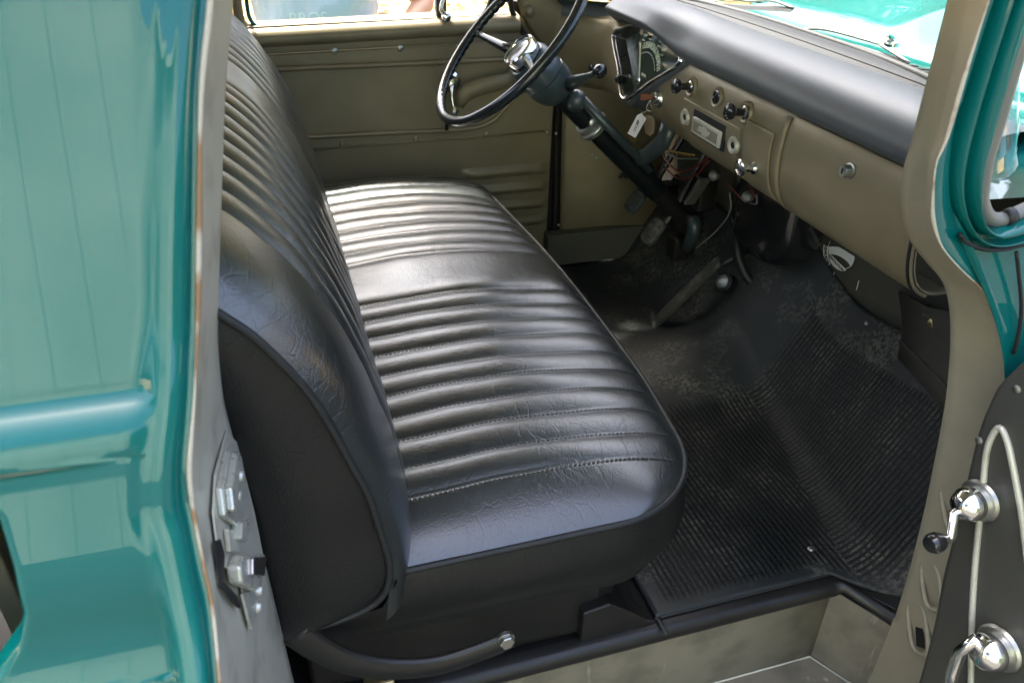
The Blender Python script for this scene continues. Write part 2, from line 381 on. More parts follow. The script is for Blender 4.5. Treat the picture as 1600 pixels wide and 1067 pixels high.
g = grid('ground', rows, M['ground']); tag(g, kind='structure')
M['concrete'] = mat('dark_asphalt', (.045, .045, .042), .85, 0, .3, bump=[(30, .3, .004)], var=(1.2, (.065, .062, .055), .4, .7))
g2 = grid('asphalt_apron', [[Vector((x, y, -.008)) for y in (-5.6, -3, -1, 1.0, 2.35)] for x in (-12, -6, 0, 6, 12)], M['concrete']); tag(g2, kind='structure')
# fallen leaves and straw on the far side
random.seed(3)
M['leaf'] = mat('dry_leaf', (.55, .36, .13), .7, var=(4, (.50, .44, .30), .4, .6))
vs, fs = [], []
for i in range(9000):
    x = random.uniform(-2.5, 9); y = random.uniform(2.8, 14); a = random.uniform(0, 6.28); s = random.uniform(.03, .09)
    c = Vector((x, y, random.uniform(0, .05))); d = Vector((math.cos(a), math.sin(a), random.uniform(-.4, .4)))*s; e = Vector((-math.sin(a), math.cos(a), random.uniform(-.4, .4)))*s*.45
    b = len(vs); vs += [c-d, c-e, c+d, c+e]; fs.append((b, b+1, b+2, b+3))
o = mesh('fallen_leaves', vs, fs, M['leaf'], smooth=False); tag(o, 'dry straw coloured fallen leaves over the ground beyond the truck', 'leaves', kind='stuff')

# pale corrugated building behind the photographer (seen mirrored in the teal paint)
bld = empty('metal_building', (-1, -5.5, 0)); tag(bld, 'pale green metal sided building mirrored in the teal paint', 'building')
M['siding'] = mat('pale_siding', (.50, .58, .46), .55, var=(.6, (.30, .36, .28), .35, .65))
prof = []; x = -9.0
while x < .05:
    prof += [(x, 0), (x+.26, 0), (x+.275, -.012), (x+.30, -.012)]; x += .32
grid('siding', [[Vector((px, -5.5+py, z)) for px, py in prof] for z in (0, 4.2)], M['siding'], bld, smooth=False)
box('roof', (-5.4, -7.5, 4.3), (9.4, 4.4, .16), M['siding'], bld)
box('end_wall', (-.85, -7.6, 2.1), (.10, 4.1, 4.2), M['siding'], bld)

# unseen hedge, added right of the metal building to darken the teal reflections
M['hedge'] = mat('hedge_leaf', (.035, .065, .018), .6, var=(3, (.06, .09, .025), .4, .6))
hg = empty('hedge', (4.6, -5.2, 0)); tag(hg, 'unseen dark hedge added beside the metal building to darken reflections in the teal paint', 'hedge')
box('hedge_core', (4.6, -5.4, 1.2), (8.6, .7, 2.4), M['hedge'], hg, bev=.1)
vs, fs = [], []
for i in range(9000):
    c = Vector((random.uniform(.2, 9.0), -5.02+random.uniform(-.1, .08), random.uniform(.0, 2.5))); a = Vector((random.uniform(-1, 1), random.uniform(-.5, .5), random.uniform(-1, 1))).normalized()*.06; b_ = a.cross(Vector((random.random(), 1, random.random()))).normalized()*.035
    k = len(vs); vs += [c-a, c-b_, c+a, c+b_]; fs.append((k, k+1, k+2, k+3))
o = mesh('hedge_leaves', vs, fs, M['hedge'], hg, smooth=False); o['kind'] = 'stuff'
# trees on the far side; three by the hood added to block sky reflection
def tree(x, y, h, r, label):
    t = empty('broadleaf_tree', (x, y, 0)); tag(t, label, 'tree', 'trees beyond the dry grass')
    tube('trunk', [(x, y, -.05), (x+.1, y, h*.3), (x-.05, y+.1, h*.6), (x, y, h*.85)], [.22, .17, .12, .05], M['bark'], t, smooth=True)
    vs, fs = [], []
    for i in range(5200):
        u = Vector((random.gauss(0, 1), random.gauss(0, 1), random.gauss(0, .8)))
        u = u.normalized()*r*(random.random()**.4)
        w = u*(.75+.5*noise.noise(u*1.1+Vector((x, y, 0)))); c = Vector((x, y, h*.68))+w
        if c.z < .9: continue
        a = Vector((random.uniform(-1, 1), random.uniform(-1, 1), random.uniform(-.6, .6))).normalized()*.10; b_ = a.cross(Vector((random.random(), random.random(), 1))).normalized()*.06
        k = len(vs); vs += [c-a, c-b_, c+a, c+b_]; fs.append((k, k+1, k+2, k+3))
    mesh('crown', vs, fs, M['foliage'], t, smooth=False)
M['bark'] = mat('bark', (.10, .075, .05), .9, bump=[(12, .6, .03)])
M['foliage'] = mat('foliage', (.07, .12, .022), .55, var=(2, (.12, .15, .03), .4, .6))
for x, y, h, r, l in ((6, 17, 7, 3.2, 'broad tree right of the truck hood beyond the grass'), (-2, 19, 8, 3.6, 'tall tree behind the standing person'), (12, 15, 7, 3.4, 'rounded tree ahead of the truck'), (-7, -2.5, 6.5, 2.6, 'tree behind the truck, mirrored at the cab corner'), (19, 6, 8, 3.8, 'large tree far ahead of the hood'), (8.5, 6.5, 7, 2.8, 'nearest dense tree, added off the front of the hood to block its sky reflection'), (10.5, 10.5, 8, 3.3, 'dense tree added between the hood and the far tree line to block sky reflection'), (7, 11, 7, 2.8, 'bushy tree added opposite the windshield to block sky reflection on the hood'), (2, 24, 9, 4, 'farthest tree across the dry grass')):
    tree(x, y, h, r, l)

# ------------------------------------------------------------ the truck
T = empty('pickup_truck', (.5, 1.39, 0))
tag(T, 'teal vintage pickup truck cab seen through its open passenger door, black bench seat', 'pickup truck')
YC = 1.39; Y0, Y1 = .70, 2.07      # near and far inner sides
ZF = .585                          # floor

# ---- bench seat
seat = empty('bench_seat', (.3, YC, ZF), T)
seat['label'] = 'black pleated vinyl bench seat'
XB, XF, SY0, SY1, CR, ZW = -.02, .562, .700, 2.03, .150, .908
seams = [.783+.0578*i for i in range(10)]+[1.478+.0578*i for i in range(10)]
def pleat(y, amp):
    if y < seams[0]-.0 or y > seams[-1]: return 0
    for a, b in zip(seams, seams[1:]):
        if a <= y <= b:
            t = (y-a)/(b-a)
            if b-a > .1:   # the plain centre band
                d = min(y-a, b-y); return amp*(1-math.exp(-d/.010))
            return amp*(.88+.12*math.sin(a*97))*(1-abs(2*t-1)**2.2)
    return 0
def xfront(y):
    x = XF-.018*((y-YC)/.66)**2-.014*sst(1.05, .78, y) - .022*sst(1.35, 2.05, y)
    for c, s in ((SY0+CR, -1), (SY1-CR*.8, 1)):
        r = CR if s < 0 else CR*.8
        d = (y-c)*s
        if d > 0: x -= r-math.sqrt(max(0, r*r-min(d, r)**2))
    return x
def cush_z(x, y):
    xf = xfront(y); d = min(xf-x, (y-SY0), (SY1-y))
    # blend distances in the corner
    dx, dy = max(0, xf-x), max(0, min(y-SY0, SY1-y))
    d = (dx**-3+dy**-3)**(-1/3) if dx > 1e-4 and dy > 1e-4 else 0
    return ZW + .040*(1-math.exp(-d/.045)) + .012*sst(0, .25, x)*sst(.5, .3, x)*sst(0, .10, d)
def cush_pt(x, y):
    e = sst(0, .035, max(0, xfront(y)-x))
    z = cush_z(x, y)+(pleat(y, .0075)-.0035)*e*(1 if seams[0] < y < seams[-1] else 0)
    z += .003*noise.noise(Vector((x*7, y*9, 3)))*e
    y += (.0035*noise.noise(Vector((x*5, y*6, 17)))+.0012*noise.noise(Vector((x*16, y*14, 4))))*e*sst(SY0, SY0+.05, y)*sst(SY1, SY1-.05, y)
    return Vector((x, y, z))
ys = []
y = SY0
while y < SY1:
    ys.append(y); y += .0035 if (y < SY0+.02) else .0046
for s_ in seams:
    k = min(range(len(ys)), key=lambda i: abs(ys[i]-s_)); ys[k] = s_
ys[0] = SY0+.0003; ys.append(SY1-.0003)
rows = []
NX = 74
for y in ys:
    xf = xfront(y); r = []
    for j in range(NX+1):
        t = j/NX; t = 1-(1-t)**1.7
        r.append(cush_pt(XB+(xf-XB)*t, y))
    rows.append(r)
grid('cushion_top', rows, M['vinyl'], seat)
# outline of the cushion for the welt and the skirt
out = [Vector((x, SY0, ZW)) for x in (XB, .05, .12, .19, .26, .32, .36)]
for k in range(0, 13):
    a = math.pi/2*k/12; yy = SY0+CR-CR*math.cos(a); out.append(Vector((xfront(yy+1e-4), yy, ZW)))
out = [p for i, p in enumerate(out) if i == 0 or (p-out[i-1]).length > .003]
out += [Vector((xfront(.83+.08*i), .83+.08*i, ZW)) for i in range(1, 14)]
for k in range(1, 13):
    a = math.pi/2*k/12; r = CR*.8; yy = SY1-r+r*math.sin(a); out.append(Vector((xfront(min(SY1-1e-4, yy)), yy, ZW)))
out += [Vector((x, SY1, ZW)) for x in (.36, .25, .12, XB)]
outline = resample(smoothpts(out, 3), 150)
tube('piping', [p+Vector((0, 0, -.001)) for p in outline], .0048, M['rubber'], seat, segs=8)
def outward(P, i):
    a, b = P[max(0, i-1)], P[min(len(P)-1, i+1)]; t = (b-a).normalized(); return Vector((t.y, -t.x, 0))
rows = []
for i, p in enumerate(outline):
    nrm = outward(outline, i); r = []
    fr = sst(.30, .5, p.x)
    for k in range(15):
        t = k/14
        o_ = .0065+.014*math.sin(min(1, t*1.1)*math.pi)**.9 - .022*t*t*(1-.2*fr) + .004*noise.noise(Vector((p.x*6, p.y*6, t*2)))
        r.append(p+nrm*(o_-.010)+Vector((0, 0, -.002-(.142+.010*fr)*t)))
    rows.append(r)
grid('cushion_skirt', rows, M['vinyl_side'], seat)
# stitches along each seam
geos = []
for s_ in seams:
    x = .09
    while x < xfront(s_)-.02:
        a = cush_pt(x, s_)+Vector((0, 0, .0007)); b = cush_pt(x+.0042, s_)+Vector((0, 0, .0007))
        w = Vector((0, .0011, 0)); u = Vector((0, 0, .0010))
        geos.append(([a-w, a+w, b+w, b-w, a-w+u, a+w+u, b+w+u, b-w+u], [(4, 5, 6, 7), (0, 1, 5, 4), (1, 2, 6, 5), (2, 3, 7, 6), (3, 0, 4, 7)])); x += .0068
vs, fs = joined(geos); o = mesh('stitching', vs, fs, M['thread'], seat, smooth=False); o['kind'] = 'stuff'
# backrest: front profile x(z)
bprof = [(.86, .098), (.93, .108), (1.00, .106), (1.08, .092), (1.16, .070), (1.235, .042), (1.30, .006), (1.345, -.030), (1.375, -.066), (1.392, -.105), (1.392, -.14), (1.375, -.17)]
bp_s = resample(smoothpts([Vector((x, 0, z)) for z, x in bprof], 6), 110)
BY0, BY1 = .665, 2.045
bseams = [.79+.0578*i for i in range(10)]+[1.478+.0578*i for i in range(10)]
def bpt(i, y):
    p = bp_s[i]; t = (bp_s[min(i+1, 109)]-bp_s[max(i-1, 0)]).normalized(); nrm = Vector((t.z, 0, -t.x))
    if nrm.x < 0 and i < 60: nrm = -nrm
    d = min(y-BY0, BY1-y)
    o_ = -.042*math.exp(-d/.030)
    s = 0
    for a, b in zip(bseams, bseams[1:]):
        if a <= y <= b:
            tt = (y-a)/(b-a); s = (.008*(1-math.exp(-min(y-a, b-y)/.010)) if b-a > .1 else .008*(1-abs(2*tt-1)**2.4))-.004
    o_ += s*sst(0, 14, i)+.003*noise.noise(Vector((i*.08, y*7, 8)))
    # the near end sags forward low down
    return Vector((p.x, y, p.z))+nrm*o_
ys2 = []; y = BY0
while y < BY1-.002: ys2.append(y); y += .0048
for s_ in bseams:
    k = min(range(len(ys2)), key=lambda i: abs(ys2[i]-s_)); ys2[k] = s_
ys2.append(BY1)
grid('backrest_front', [[bpt(i, y) for i in range(110)] for y in ys2], M['vinyl'], seat)
near = [bpt(i, BY0) for i in range(110)]
bot = [Vector((.055, BY0+.001, .885)), Vector((.02, BY0+.004, .872)), Vector((-.05, BY0+.006, .868))]
welt = [Vector((near[i].x, BY0-.002, near[i].z)) for i in range(4, 105)]
welt = [Vector((-.05, BY0+.004, .880)), Vector((-.02, BY0+.002, .882)), Vector((.018, BY0, .890)), Vector((.045, BY0-.001, .903)), Vector((.060, BY0-.002, .922))]+[w for w in welt if w.z > .945]
welt = resample(smoothpts(welt, 3), 110)
tube('piping', welt, .0047, M['rubber'], seat, segs=8)
rows = []
for w in welt:
    c = Vector((-.15, BY0+.02, 1.12)); r = []
    for k in range(8):
        t = k/7; q = w.lerp(Vector((-.17, BY0+.02, .86+(w.z-.88)*.98)), t); q.y = BY0+.002-.014*math.sin(math.pi*min(1, t*1.6))+.02*t+.003*noise.noise(q*9); r.append(q)
    rows.append(r)
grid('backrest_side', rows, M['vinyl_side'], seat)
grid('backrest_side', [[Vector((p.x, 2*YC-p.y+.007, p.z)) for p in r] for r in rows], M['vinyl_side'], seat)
rows = []
for yy in (BY0+.004, BY0+.1, YC, BY1-.1, BY1):
    rows.append([Vector((.075, yy, .925)), Vector((.055, yy, .887)), Vector((-.05, yy, .872)), Vector((-.17, yy, .87)), Vector((-.175, yy, 1.1)), Vector((-.17, yy, 1.375))])
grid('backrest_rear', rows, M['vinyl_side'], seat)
# recliner strap and hex bolt
ctr = [at(462, 985, 1, .668), at(500, 1012, 1, .668), at(550, 1034, 1, .668), at(610, 1043, 1, .668), at(680, 1038, 1, .668), at(745, 1018, 1, .668), at(800, 996, 1, .668)]
ctr = smoothpts(ctr, 5); rows = []
for i, p in enumerate(ctr):
    a, b = ctr[max(0, i-1)], ctr[min(len(ctr)-1, i+1)]; t = (b-a).normalized(); nz_ = Vector((-t.z, 0, t.x)); w = .0155-.003*sst(0, 30, i)
    if i > len(ctr)-3: w *= .8
    rows.append([p-nz_*w+Vector((0, .004, 0)), p-nz_*w*.7, p, p+nz_*w*.7, p+nz_*w+Vector((0, .004, 0))])
grid('seat_bracket', rows, M['blackmetal'], seat, solid=.008, off=-1)
bc = at(790, 999, 1, .664)
lathe('hex_bolt', bc, (0, -1, 0), [(.0125, -.004), (.0125, .001), (.011, .0012)], M['steel'], seat, segs=24)
lathe('hex_bolt', bc, (0.1, -1, .1), [(.0105, 0), (.0105, .007), (.009, .0085)], M['steel'], seat, segs=6, smooth=False)
box('seat_hinge_block', at(592, 1062, 1, .70), (.04, .03, .02), M['brass'], seat, bev=.004)
# seat riser under the cushion
pz = [Vector((-.05, .80, 0)), Vector((.40, .785, 0)), Vector((.435, .80, 0)), Vector((.45, .84, 0)), Vector((.45, 1.95, 0)), Vector((-.05, 1.95, 0))]
prism('seat_riser', [p+Vector((0, 0, ZF-.004)) for p in pz], (0, 0, .25), M['blackmetal'], seat, bev=.012)
prism('seat_foot', [Vector((x, .768, z)) for x, z in ((.37, ZF), (.37, .655), (.415, .662), (.455, .628), (.485, .600), (.503, .592), (.503, ZF))], (0, .16, 0), M['blackmetal'], seat, bev=.007)

# ---- floor, riser, step
YS = .762
fl = empty('floor_pan', (.5, YC, ZF), T)
floorpoly = [(-.35, YS), (.862, YS), (.925, .662), (1.02, .662), (1.02, 2.13), (-.35, 2.13)]
prism('floor_sheet', [Vector((x, y, ZF-.004)) for x, y in floorpoly], (0, 0, -.012), M['blackmetal'], fl, bev=.002)
# black rolled sill edge along the riser top
sill = [Vector((-.30, YS-.004, ZF-.010)), Vector((.2, YS-.004, ZF-.010)), Vector((.84, YS-.004, ZF-.010)), Vector((.858, YS-.006, ZF-.010)), Vector((.898, .664, ZF-.010)), Vector((.93, .655, ZF-.010))]
rows = [[p+Vector((0, a, b)) for a, b in ((.02, .012), (.004, .011), (-.006, .004), (-.008, -.010), (-.002, -.022))] for p in sill]
grid('sill_edge', rows, M['blackmetal'], fl)
ZS = .385
grid('riser', [[Vector((x, YS, z)) for z in (ZF-.02, ZF-.03, .48, ZS+.01, ZS)] for x in (-.35, .0, .3, .6, .845)], M['step'], fl, solid=.003)
grid('riser_end', [[Vector((.845, YS, z)).lerp(Vector((.893, .668, z)), t) for z in (ZF-.02, .48, ZS)] for t in (0, .5, 1)], M['step'], fl, solid=.003, smooth=False)
rows = []
for y in (YS, YS-.01, .70, .64, .58, .56, .555):
    rows.append([Vector((x, y, ZS+(.0 if y > .56 else -.1)+(.006 if abs(y-.64) < .07 and .3 < x < .7 else 0))) for x in (-.35, .0, .25, .32, .5, .68, .75, .95)])
grid('step_plate', rows, M['step'], fl)
tube('weld_seam', [Vector((-.3, YS-.002, ZS+.002)), Vector((.84, YS-.002, ZS+.002)), Vector((.891, .666, ZS+.002))], .0022, M['jamb'], fl, segs=6)
for xx in (.55, .62): lathe('drain_plug', (xx+.02, .66, ZS+.006), (0, 0, 1), [(.012, 0), (.012, .002), (.008, .003)], M['step'], fl)
box('rocker_panel', (.3, .50, .36), (1.1, .07, .16), M['teal'], fl, bev=.02)

# ---- rubber floor mat (lies loose on the floor): flat field, bend, toe board, hump
def mat_surface(y, s):
    """s: arc length forward from x = .505; returns the point"""
    xb = 1.0 - .10*sst(1.25, .70, y)
    hump = .085*math.exp(-((y-1.43)/.14)**2)
    L1 = xb-.505-.06
    if s < L1: x, z = .505+s, 0
    elif s < L1+.10:
        t = (s-L1)/.10; x = .505+L1+.10*(t-.22*t*t*1.0); z = .10*.40*t*t*.9
    else:
        t = s-L1-.10; x = .505+L1+.10*.78+t*.50; z = .036+t*.86
    z += hump*sst(.22, .50, s)
    z += .0012*noise.noise(Vector((x*8, y*8, 1)))+.002*noise.noise(Vector((x*3, y*3, 5)))*sst(.2, .5, s)
    return Vector((x, y, ZF+.006+z))
mt = empty('floor_mat', (.75, 1.0, ZF)); tag(mt, 'black ribbed rubber floor mat covering cab floor and toe board', 'floor mat')
NYM, NSM = 150, 90
vs, uvs, ribs = [], [], []
for i in range(NYM+1):
    y = .775+(2.04-.775)*i/NYM
    for j in range(NSM+1):
        s = .80*j/NSM; p = mat_surface(y, s)
        # near side follows the slanted kick wall
        if i == 0 or y < .86:
            k = sst(.86, .775, y); ext = max(0, min(.10, (p.x-.842)*1.35)); p = p-Vector((0, ext*k, 0))
        vs.append(p)
        on_toe = s > (1.0-.505-.02)-.10*sst(1.25, .70, y)
        uvs.append((s, y) if not on_toe else (y*1.0, s*.9))
        edge = min((y-.795)*90, s*60-1.4, (1.30-y)*25)
        ribs.append(max(0, min(1, edge)) if s < .72 else 0)
fs = [(i*(NSM+1)+j, (i+1)*(NSM+1)+j, (i+1)*(NSM+1)+j+1, i*(NSM+1)+j+1) for i in range(NYM) for j in range(NSM)]
me = bpy.data.meshes.new('mat_sheet'); me.from_pydata([tuple(v) for v in vs], [], fs); me.update()
ul = me.uv_layers.new(name='UVMap')
for f in me.polygons:
    ps = [me.loops[l].vertex_index for l in f.loop_indices]
    toe = any(uvs[i][0] > .9 or uvs[i][0] < 0 for i in ps)
    c0 = ps[0]
    sm = sum(( (i % (NSM+1))*.80/NSM) for i in ps)/4; ym = sum(vs[i].y for i in ps)/4
    for l, i in zip(f.loop_indices, ps):
        s = (i % (NSM+1))*.80/NSM; yy = .775+(2.04-.775)*(i//(NSM+1))/NYM
        yy = vs[i].y; ul.data[l].uv = (s, yy) if sm < .475-.10*sst(1.25, .70, ym) else (yy, s)
at_ = me.attributes.new('ribs', 'FLOAT', 'POINT'); at_.data.foreach_set('value', ribs)
o = link('mat_sheet', me, M['mat'], mt); sm_ = o.modifiers.new('s', 'SOLIDIFY'); sm_.thickness = .005; sm_.offset = -1
border = [Vector((.508, .778, ZF+.0075)), Vector((.84, .778, ZF+.0075))]
tube('mat_rim', [Vector((.507, 1.6, ZF+.006)), Vector((.507, .80, ZF+.006)), Vector((.512, .777, ZF+.006)), Vector((.53, .775, ZF+.006)), Vector((.84, .775, ZF+.006)), Vector((.853, .77, ZF+.006))], .003, M['rubber'], mt, segs=6, smooth_n=4)
for k in range(8):
    y_ = .868-.0095*k; tube('mat_marking', [Vector((.524, y_, ZF+.0088)), Vector((.533+.002*(k % 3), y_-.003*(k % 2), ZF+.0092)), Vector((.539, y_+.002*((k+1) % 2), ZF+.0088))], .0011, M['rubber'], mt, segs=5)
for px, py in ((1358, 511), (1267, 858)):
    p = at(px, py, 2, ZF+.01) if py > 600 else Vector((1.135, 1.147, .848))
    lathe('mat_fastener', p, (-.5, 0, 1) if py < 600 else (0, 0, 1), [(.0065, -.002), (.0065, .002), (.004, .004)], M['steel'], mt, segs=12)

# ---- inner front wall: firewall, heater, near kick wall
fw = empty('firewall', (1.1, YC, .9), T)
grid('firewall_panel', [[Vector((1.15, y, 1.31)), Vector((1.15, y, 1.05)), Vector((1.155, y, .89)), Vector((1.165, y, .84)), Vector((1.03, y, .585))] for y in (.90, 1.2, 1.5, 1.8, 2.13)], M['firewall'], fw, solid=.004, smooth=False)
kw = [[at(1405, 455, 0, 1.13), at(1412, 500, 0, 1.12), at(1410, 532, 0, 1.11), at(1404, 560, 0, 1.10)],
      [at(1450, 480, 0, 1.04), at(1455, 520, 0, 1.04), at(1450, 572, 0, 1.03), at(1444, 602, 0, 1.01)],
      [at(1500, 490, 0, .93), at(1510, 560, 0, .93), at(1500, 622, 0, .94), at(1492, 660, 0, .93)],
      [at(1560, 520, 0, .84), at(1560, 620, 0, .85), at(1545, 720, 0, .87), at(1540, 760, 0, .88)]]
grid('kick_wall', kw, M['firewall'], fw, solid=.005)
tube('kick_wall_flange', [kw[0][2]+Vector((-.004, 0, 0)), kw[1][2]+Vector((-.004, 0, 0)), kw[2][2]+Vector((-.004, 0, 0))], .004, M['firewall'], fw, segs=6, smooth_n=4)
lathe('panel_screw', at(1457, 505, 0, 1.025), (-1, -.3, .2), [(.008, 0), (.008, .002), (.004, .004)], M['brass'], fw, segs=14)
tube('wire_clip', [at(1441, 491, 0, 1.03), at(1462, 500, 0, 1.01), at(1478, 514, 0, .99)], .0012, M['brass'], fw, segs=5)
# sticker on the firewall panel
F = 1.146
def stk(pts, off=0): return [at(1269+cx/15.24, 364+cy/15.24, 0, F-off) for cx, cy in pts]
for poly in ([(275, 270), (258, 360), (255, 450), (264, 530), (280, 600), (315, 705), (360, 805), (440, 740), (408, 670), (390, 600), (384, 520), (383, 450), (385, 320)],
             [(388, 330), (500, 325), (640, 335), (760, 405), (880, 480), (1010, 560), (1003, 640), (975, 720), (935, 790), (800, 868), (796, 856), (905, 790), (880, 740), (830, 680), (760, 620), (660, 560), (600, 535), (530, 515), (470, 510), (400, 520)],
             [(400, 545), (460, 530), (800, 862), (800, 900), (700, 908), (600, 870), (500, 790), (430, 680)],
             [(378, 322), (392, 324), (436, 200), (420, 195)]):
    P = stk(poly); mesh('heater_sticker', P, [tuple(range(len(P)))], M['white'], fw, smooth=False)
arcc = [(322, 330), (312, 400), (312, 470), (318, 540), (330, 605), (350, 670), (375, 730)]
arcp = resample(stk(arcc, .001), 9)
for k, ch in enumerate('DEFROSTER'):
    t_ = (arcp[min(8, k+1)]-arcp[max(0, k-1)]).normalized(); text('sticker_lettering', ch, .0105, arcp[k], t_, Vector((1e-3, 0, 0))+t_.cross(Vector((1, 0, 0))), M['ink'], fw, sx=1.0)
l0, l1 = stk([(455, 600), (690, 850)], .001)
text('sticker_lettering', 'VENTILATION', .0085, (l0+l1)/2, (l1-l0), (l1-l0).cross(Vector((1, 0, 0))), M['ink'], fw)
for u, v in ((1302, 432), (1340, 446)):
    box('sticker_tick', at(u, v, 0, F), (.001, .0015, .022), M['white'], fw, bev=0)
box('heater_lever', at(1272, 388, 0, 1.135), (.02, .022, .012), M['blackplastic'], fw)
# heater housing
ht = empty('heater', (1.07, 1.33, 1.0), T)
rows = []
for i in range(13):
    a = math.pi*i/12; r = []
    for j in range(25):
        b = 2*math.pi*j/24; ca, cb, sb = math.cos(a), math.cos(b), math.sin(b)
        sg = lambda v, e: math.copysign(abs(v)**e, v)
        r.append(Vector((1.085+.075*sg(math.sin(a), .6)*sg(cb, .6), 1.450+.125*sg(ca, .7), 1.0+.13*sg(math.sin(a), .6)*sg(sb, .6)-.05*(ca > .2)*0)))
    rows.append(r)
grid('heater_housing', rows, M['blackplastic'], ht)
tube('heater_hose', [at(1158, 330, 0, 1.02), at(1150, 380, 0, 1.04), at(1165, 430, 0, 1.06), at(1195, 455, 0, 1.09)], .012, M['rubber'], ht, smooth_n=6)

# ---- dashboard
dash = empty('dashboard', (.9, YC, 1.2), T)
dprof = smoothpts([Vector((x, 0, z)) for x, z in ((.872, 1.318), (.852, 1.306), (.843, 1.29), (.838, 1.255), (.838, 1.215), (.846, 1.175), (.862, 1.147), (.890, 1.130), (.925, 1.128))], 6)
dprof = resample(dprof, 60)
dlen = [0]
for a, b in zip(dprof, dprof[1:]): dlen.append(dlen[-1]+(b-a).length)
def sweepx(y):     # the panel sweeps back towards the far pillar
    return -.15*sst(1.92, 2.16, y)**1.3 + .0
def dpt(y, k, off=0):
    i = min(58, max(0, int(k))); p = dprof[i].lerp(dprof[i+1], k-i); t = (dprof[i+1]-dprof[i]).normalized(); n_ = Vector((t.z, 0, -t.x))
    if n_.x > 0: n_ = -n_
    if i < 10 and n_.z < 0: n_ = -n_ if n_.x > 0 else n_
    q = p+n_*off; return Vector((q.x+sweepx(y), y, q.z))
def kz(z):         # profile index at height z
    return min(range(60), key=lambda i: abs(dprof[i].z-z) if i < 57 else 9)
yy = [.80+.02*i for i in range(69)]
CLP = [(at(u, v, 0, x).y, at(u, v, 0, x).z) for u, v, x in ((960, 57, .838), (977, 156, .838), (1064, 99, .838), (1046, 62, .842), (990, 41, .842))]
def in_cluster(y, z):
    c = False; n = len(CLP)
    for i in range(n):
        (y1, z1), (y2, z2) = CLP[i], CLP[i-1]
        if (z1 > z) != (z2 > z) and y < (y2-y1)*(z-z1)/(z2-z1)+y1: c = not c
    return c
yd = [.80+.01*i for i in range(137)]
vs = [dpt(y, k) for y in yd for k in range(60)]
fs = [(i*60+k, i*60+k+1, (i+1)*60+k+1, (i+1)*60+k) for i in range(len(yd)-1) for k in range(59) if not in_cluster(yd[i]+.005, (vs[i*60+k].z+vs[i*60+k+1].z)/2)]
me = bpy.data.meshes.new('dash_panel'); me.from_pydata([tuple(v) for v in vs], [], fs); me.update()
o = link('dash_panel', me, M['olive'], dash); s_m = o.modifiers.new('s', 'SOLIDIFY'); s_m.thickness = .003; s_m.offset = 0
def patch(name, y0, y1, z0, z1, off, m=None, cr=.006, n=16, thick=.004, bev=.0015):
    """a raised panel that follows the dash curve, rounded corners"""
    k0, k1 = kz(z1), kz(z0); rows = []
    for i in range(n+1):
        t = i/n; y = y0+(y1-y0)*t; r = []
        for j in range(19):
            r.append(dpt(y, k0+(k1-k0)*j/18, off))
        rows.append(r)
    return grid(name, rows, m or M['olive'], dash, solid=thick, off=0, bev=bev)
# glove box: black gap sheet, then the door proud of it
patch('glove_box_gap', .80, 1.128, 1.133, 1.303, .0015, M['dark'], thick=.001, bev=0)
patch('glove_box_door', .80, 1.124, 1.132, 1.300, .005, thick=.006, bev=.002)
tube('glove_box_bead', [dpt(1.140, k, .002) for k in range(8, 58, 3)], [.0065]*17, M['olive'], dash, segs=10)
patch('dash_end_gap', .800, .806, 1.132, 1.303, .009, M['dark'], thick=.001, bev=0)
lk = dpt(.957, kz(1.268), .008)
lathe('glove_box_lock', lk, (-1, 0, .05), [(.0125, -.002), (.0125, .002), (.0095, .003), (.0095, .012), (.0085, .014), (.0085, .014), (.003, .0142)], M['steel'], dash, segs=24)
box('glove_box_lock_plate', lk+Vector((.001, 0, -.006)), (.003, .020, .028), M['steel'], dash, bev=.001)
box('lock_slot', lk+Vector((-.0145, 0, .0008)), (.001, .0018, .008), M['dark'], dash, bev=0)
# centre stack: engraved lines, radio plate, ash tray
patch('ash_tray_gap', 1.160, 1.252, 1.132, 1.263, .001, M['dark'], thick=.001, bev=0)
patch('ash_tray', 1.163, 1.249, 1.131, 1.260, .004, thick=.005, bev=.0015)
patch('radio_gap', 1.264, 1.492, 1.131, 1.244, .0008, M['dark'], thick=.001, bev=0)
patch('radio_panel', 1.267, 1.489, 1.130, 1.2415, .0028, thick=.004, bev=.0015)
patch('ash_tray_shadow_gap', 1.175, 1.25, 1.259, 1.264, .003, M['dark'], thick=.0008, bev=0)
def bezel(y, z, r=.0155, depth=.0):
    p = dpt(y, kz(z), .003)
    lathe('knob_bezel', p, (-1, 0, .12), [(r+.005, -.003), (r+.005, .001), (r+.002, .0045), (r-.002, .003), (r-.003, -.001)], M['olive'], dash, segs=32)
    return p
ax_ = Vector((-1, 0, .10)).normalized()
def pull_knob(y, z, chrome=False):
    p = bezel(y, z)
    lathe('knob_ferrule', p, ax_, [(.0115, 0), (.0115, .005), (.009, .007), (.007, .007)], M['chrome'], dash, segs=24)
    lathe('control_knob', p, ax_, [(.0075, .004), (.007, .022), (.009, .026), (.0135, .030), (.0150, .034), (.0145, .039), (.010, .042), (.002, .043)], M['chrome'] if chrome else M['blackplastic'], dash)
pull_knob(1.468, 1.268); pull_knob(1.262, 1.270)
p = bezel(1.367, 1.271, .0150); lathe('lighter_socket', p, ax_, [(.0135, 0), (.0135, .003), (.011, .004), (.010, .002), (.004, .003)], M['blackplastic'], dash)
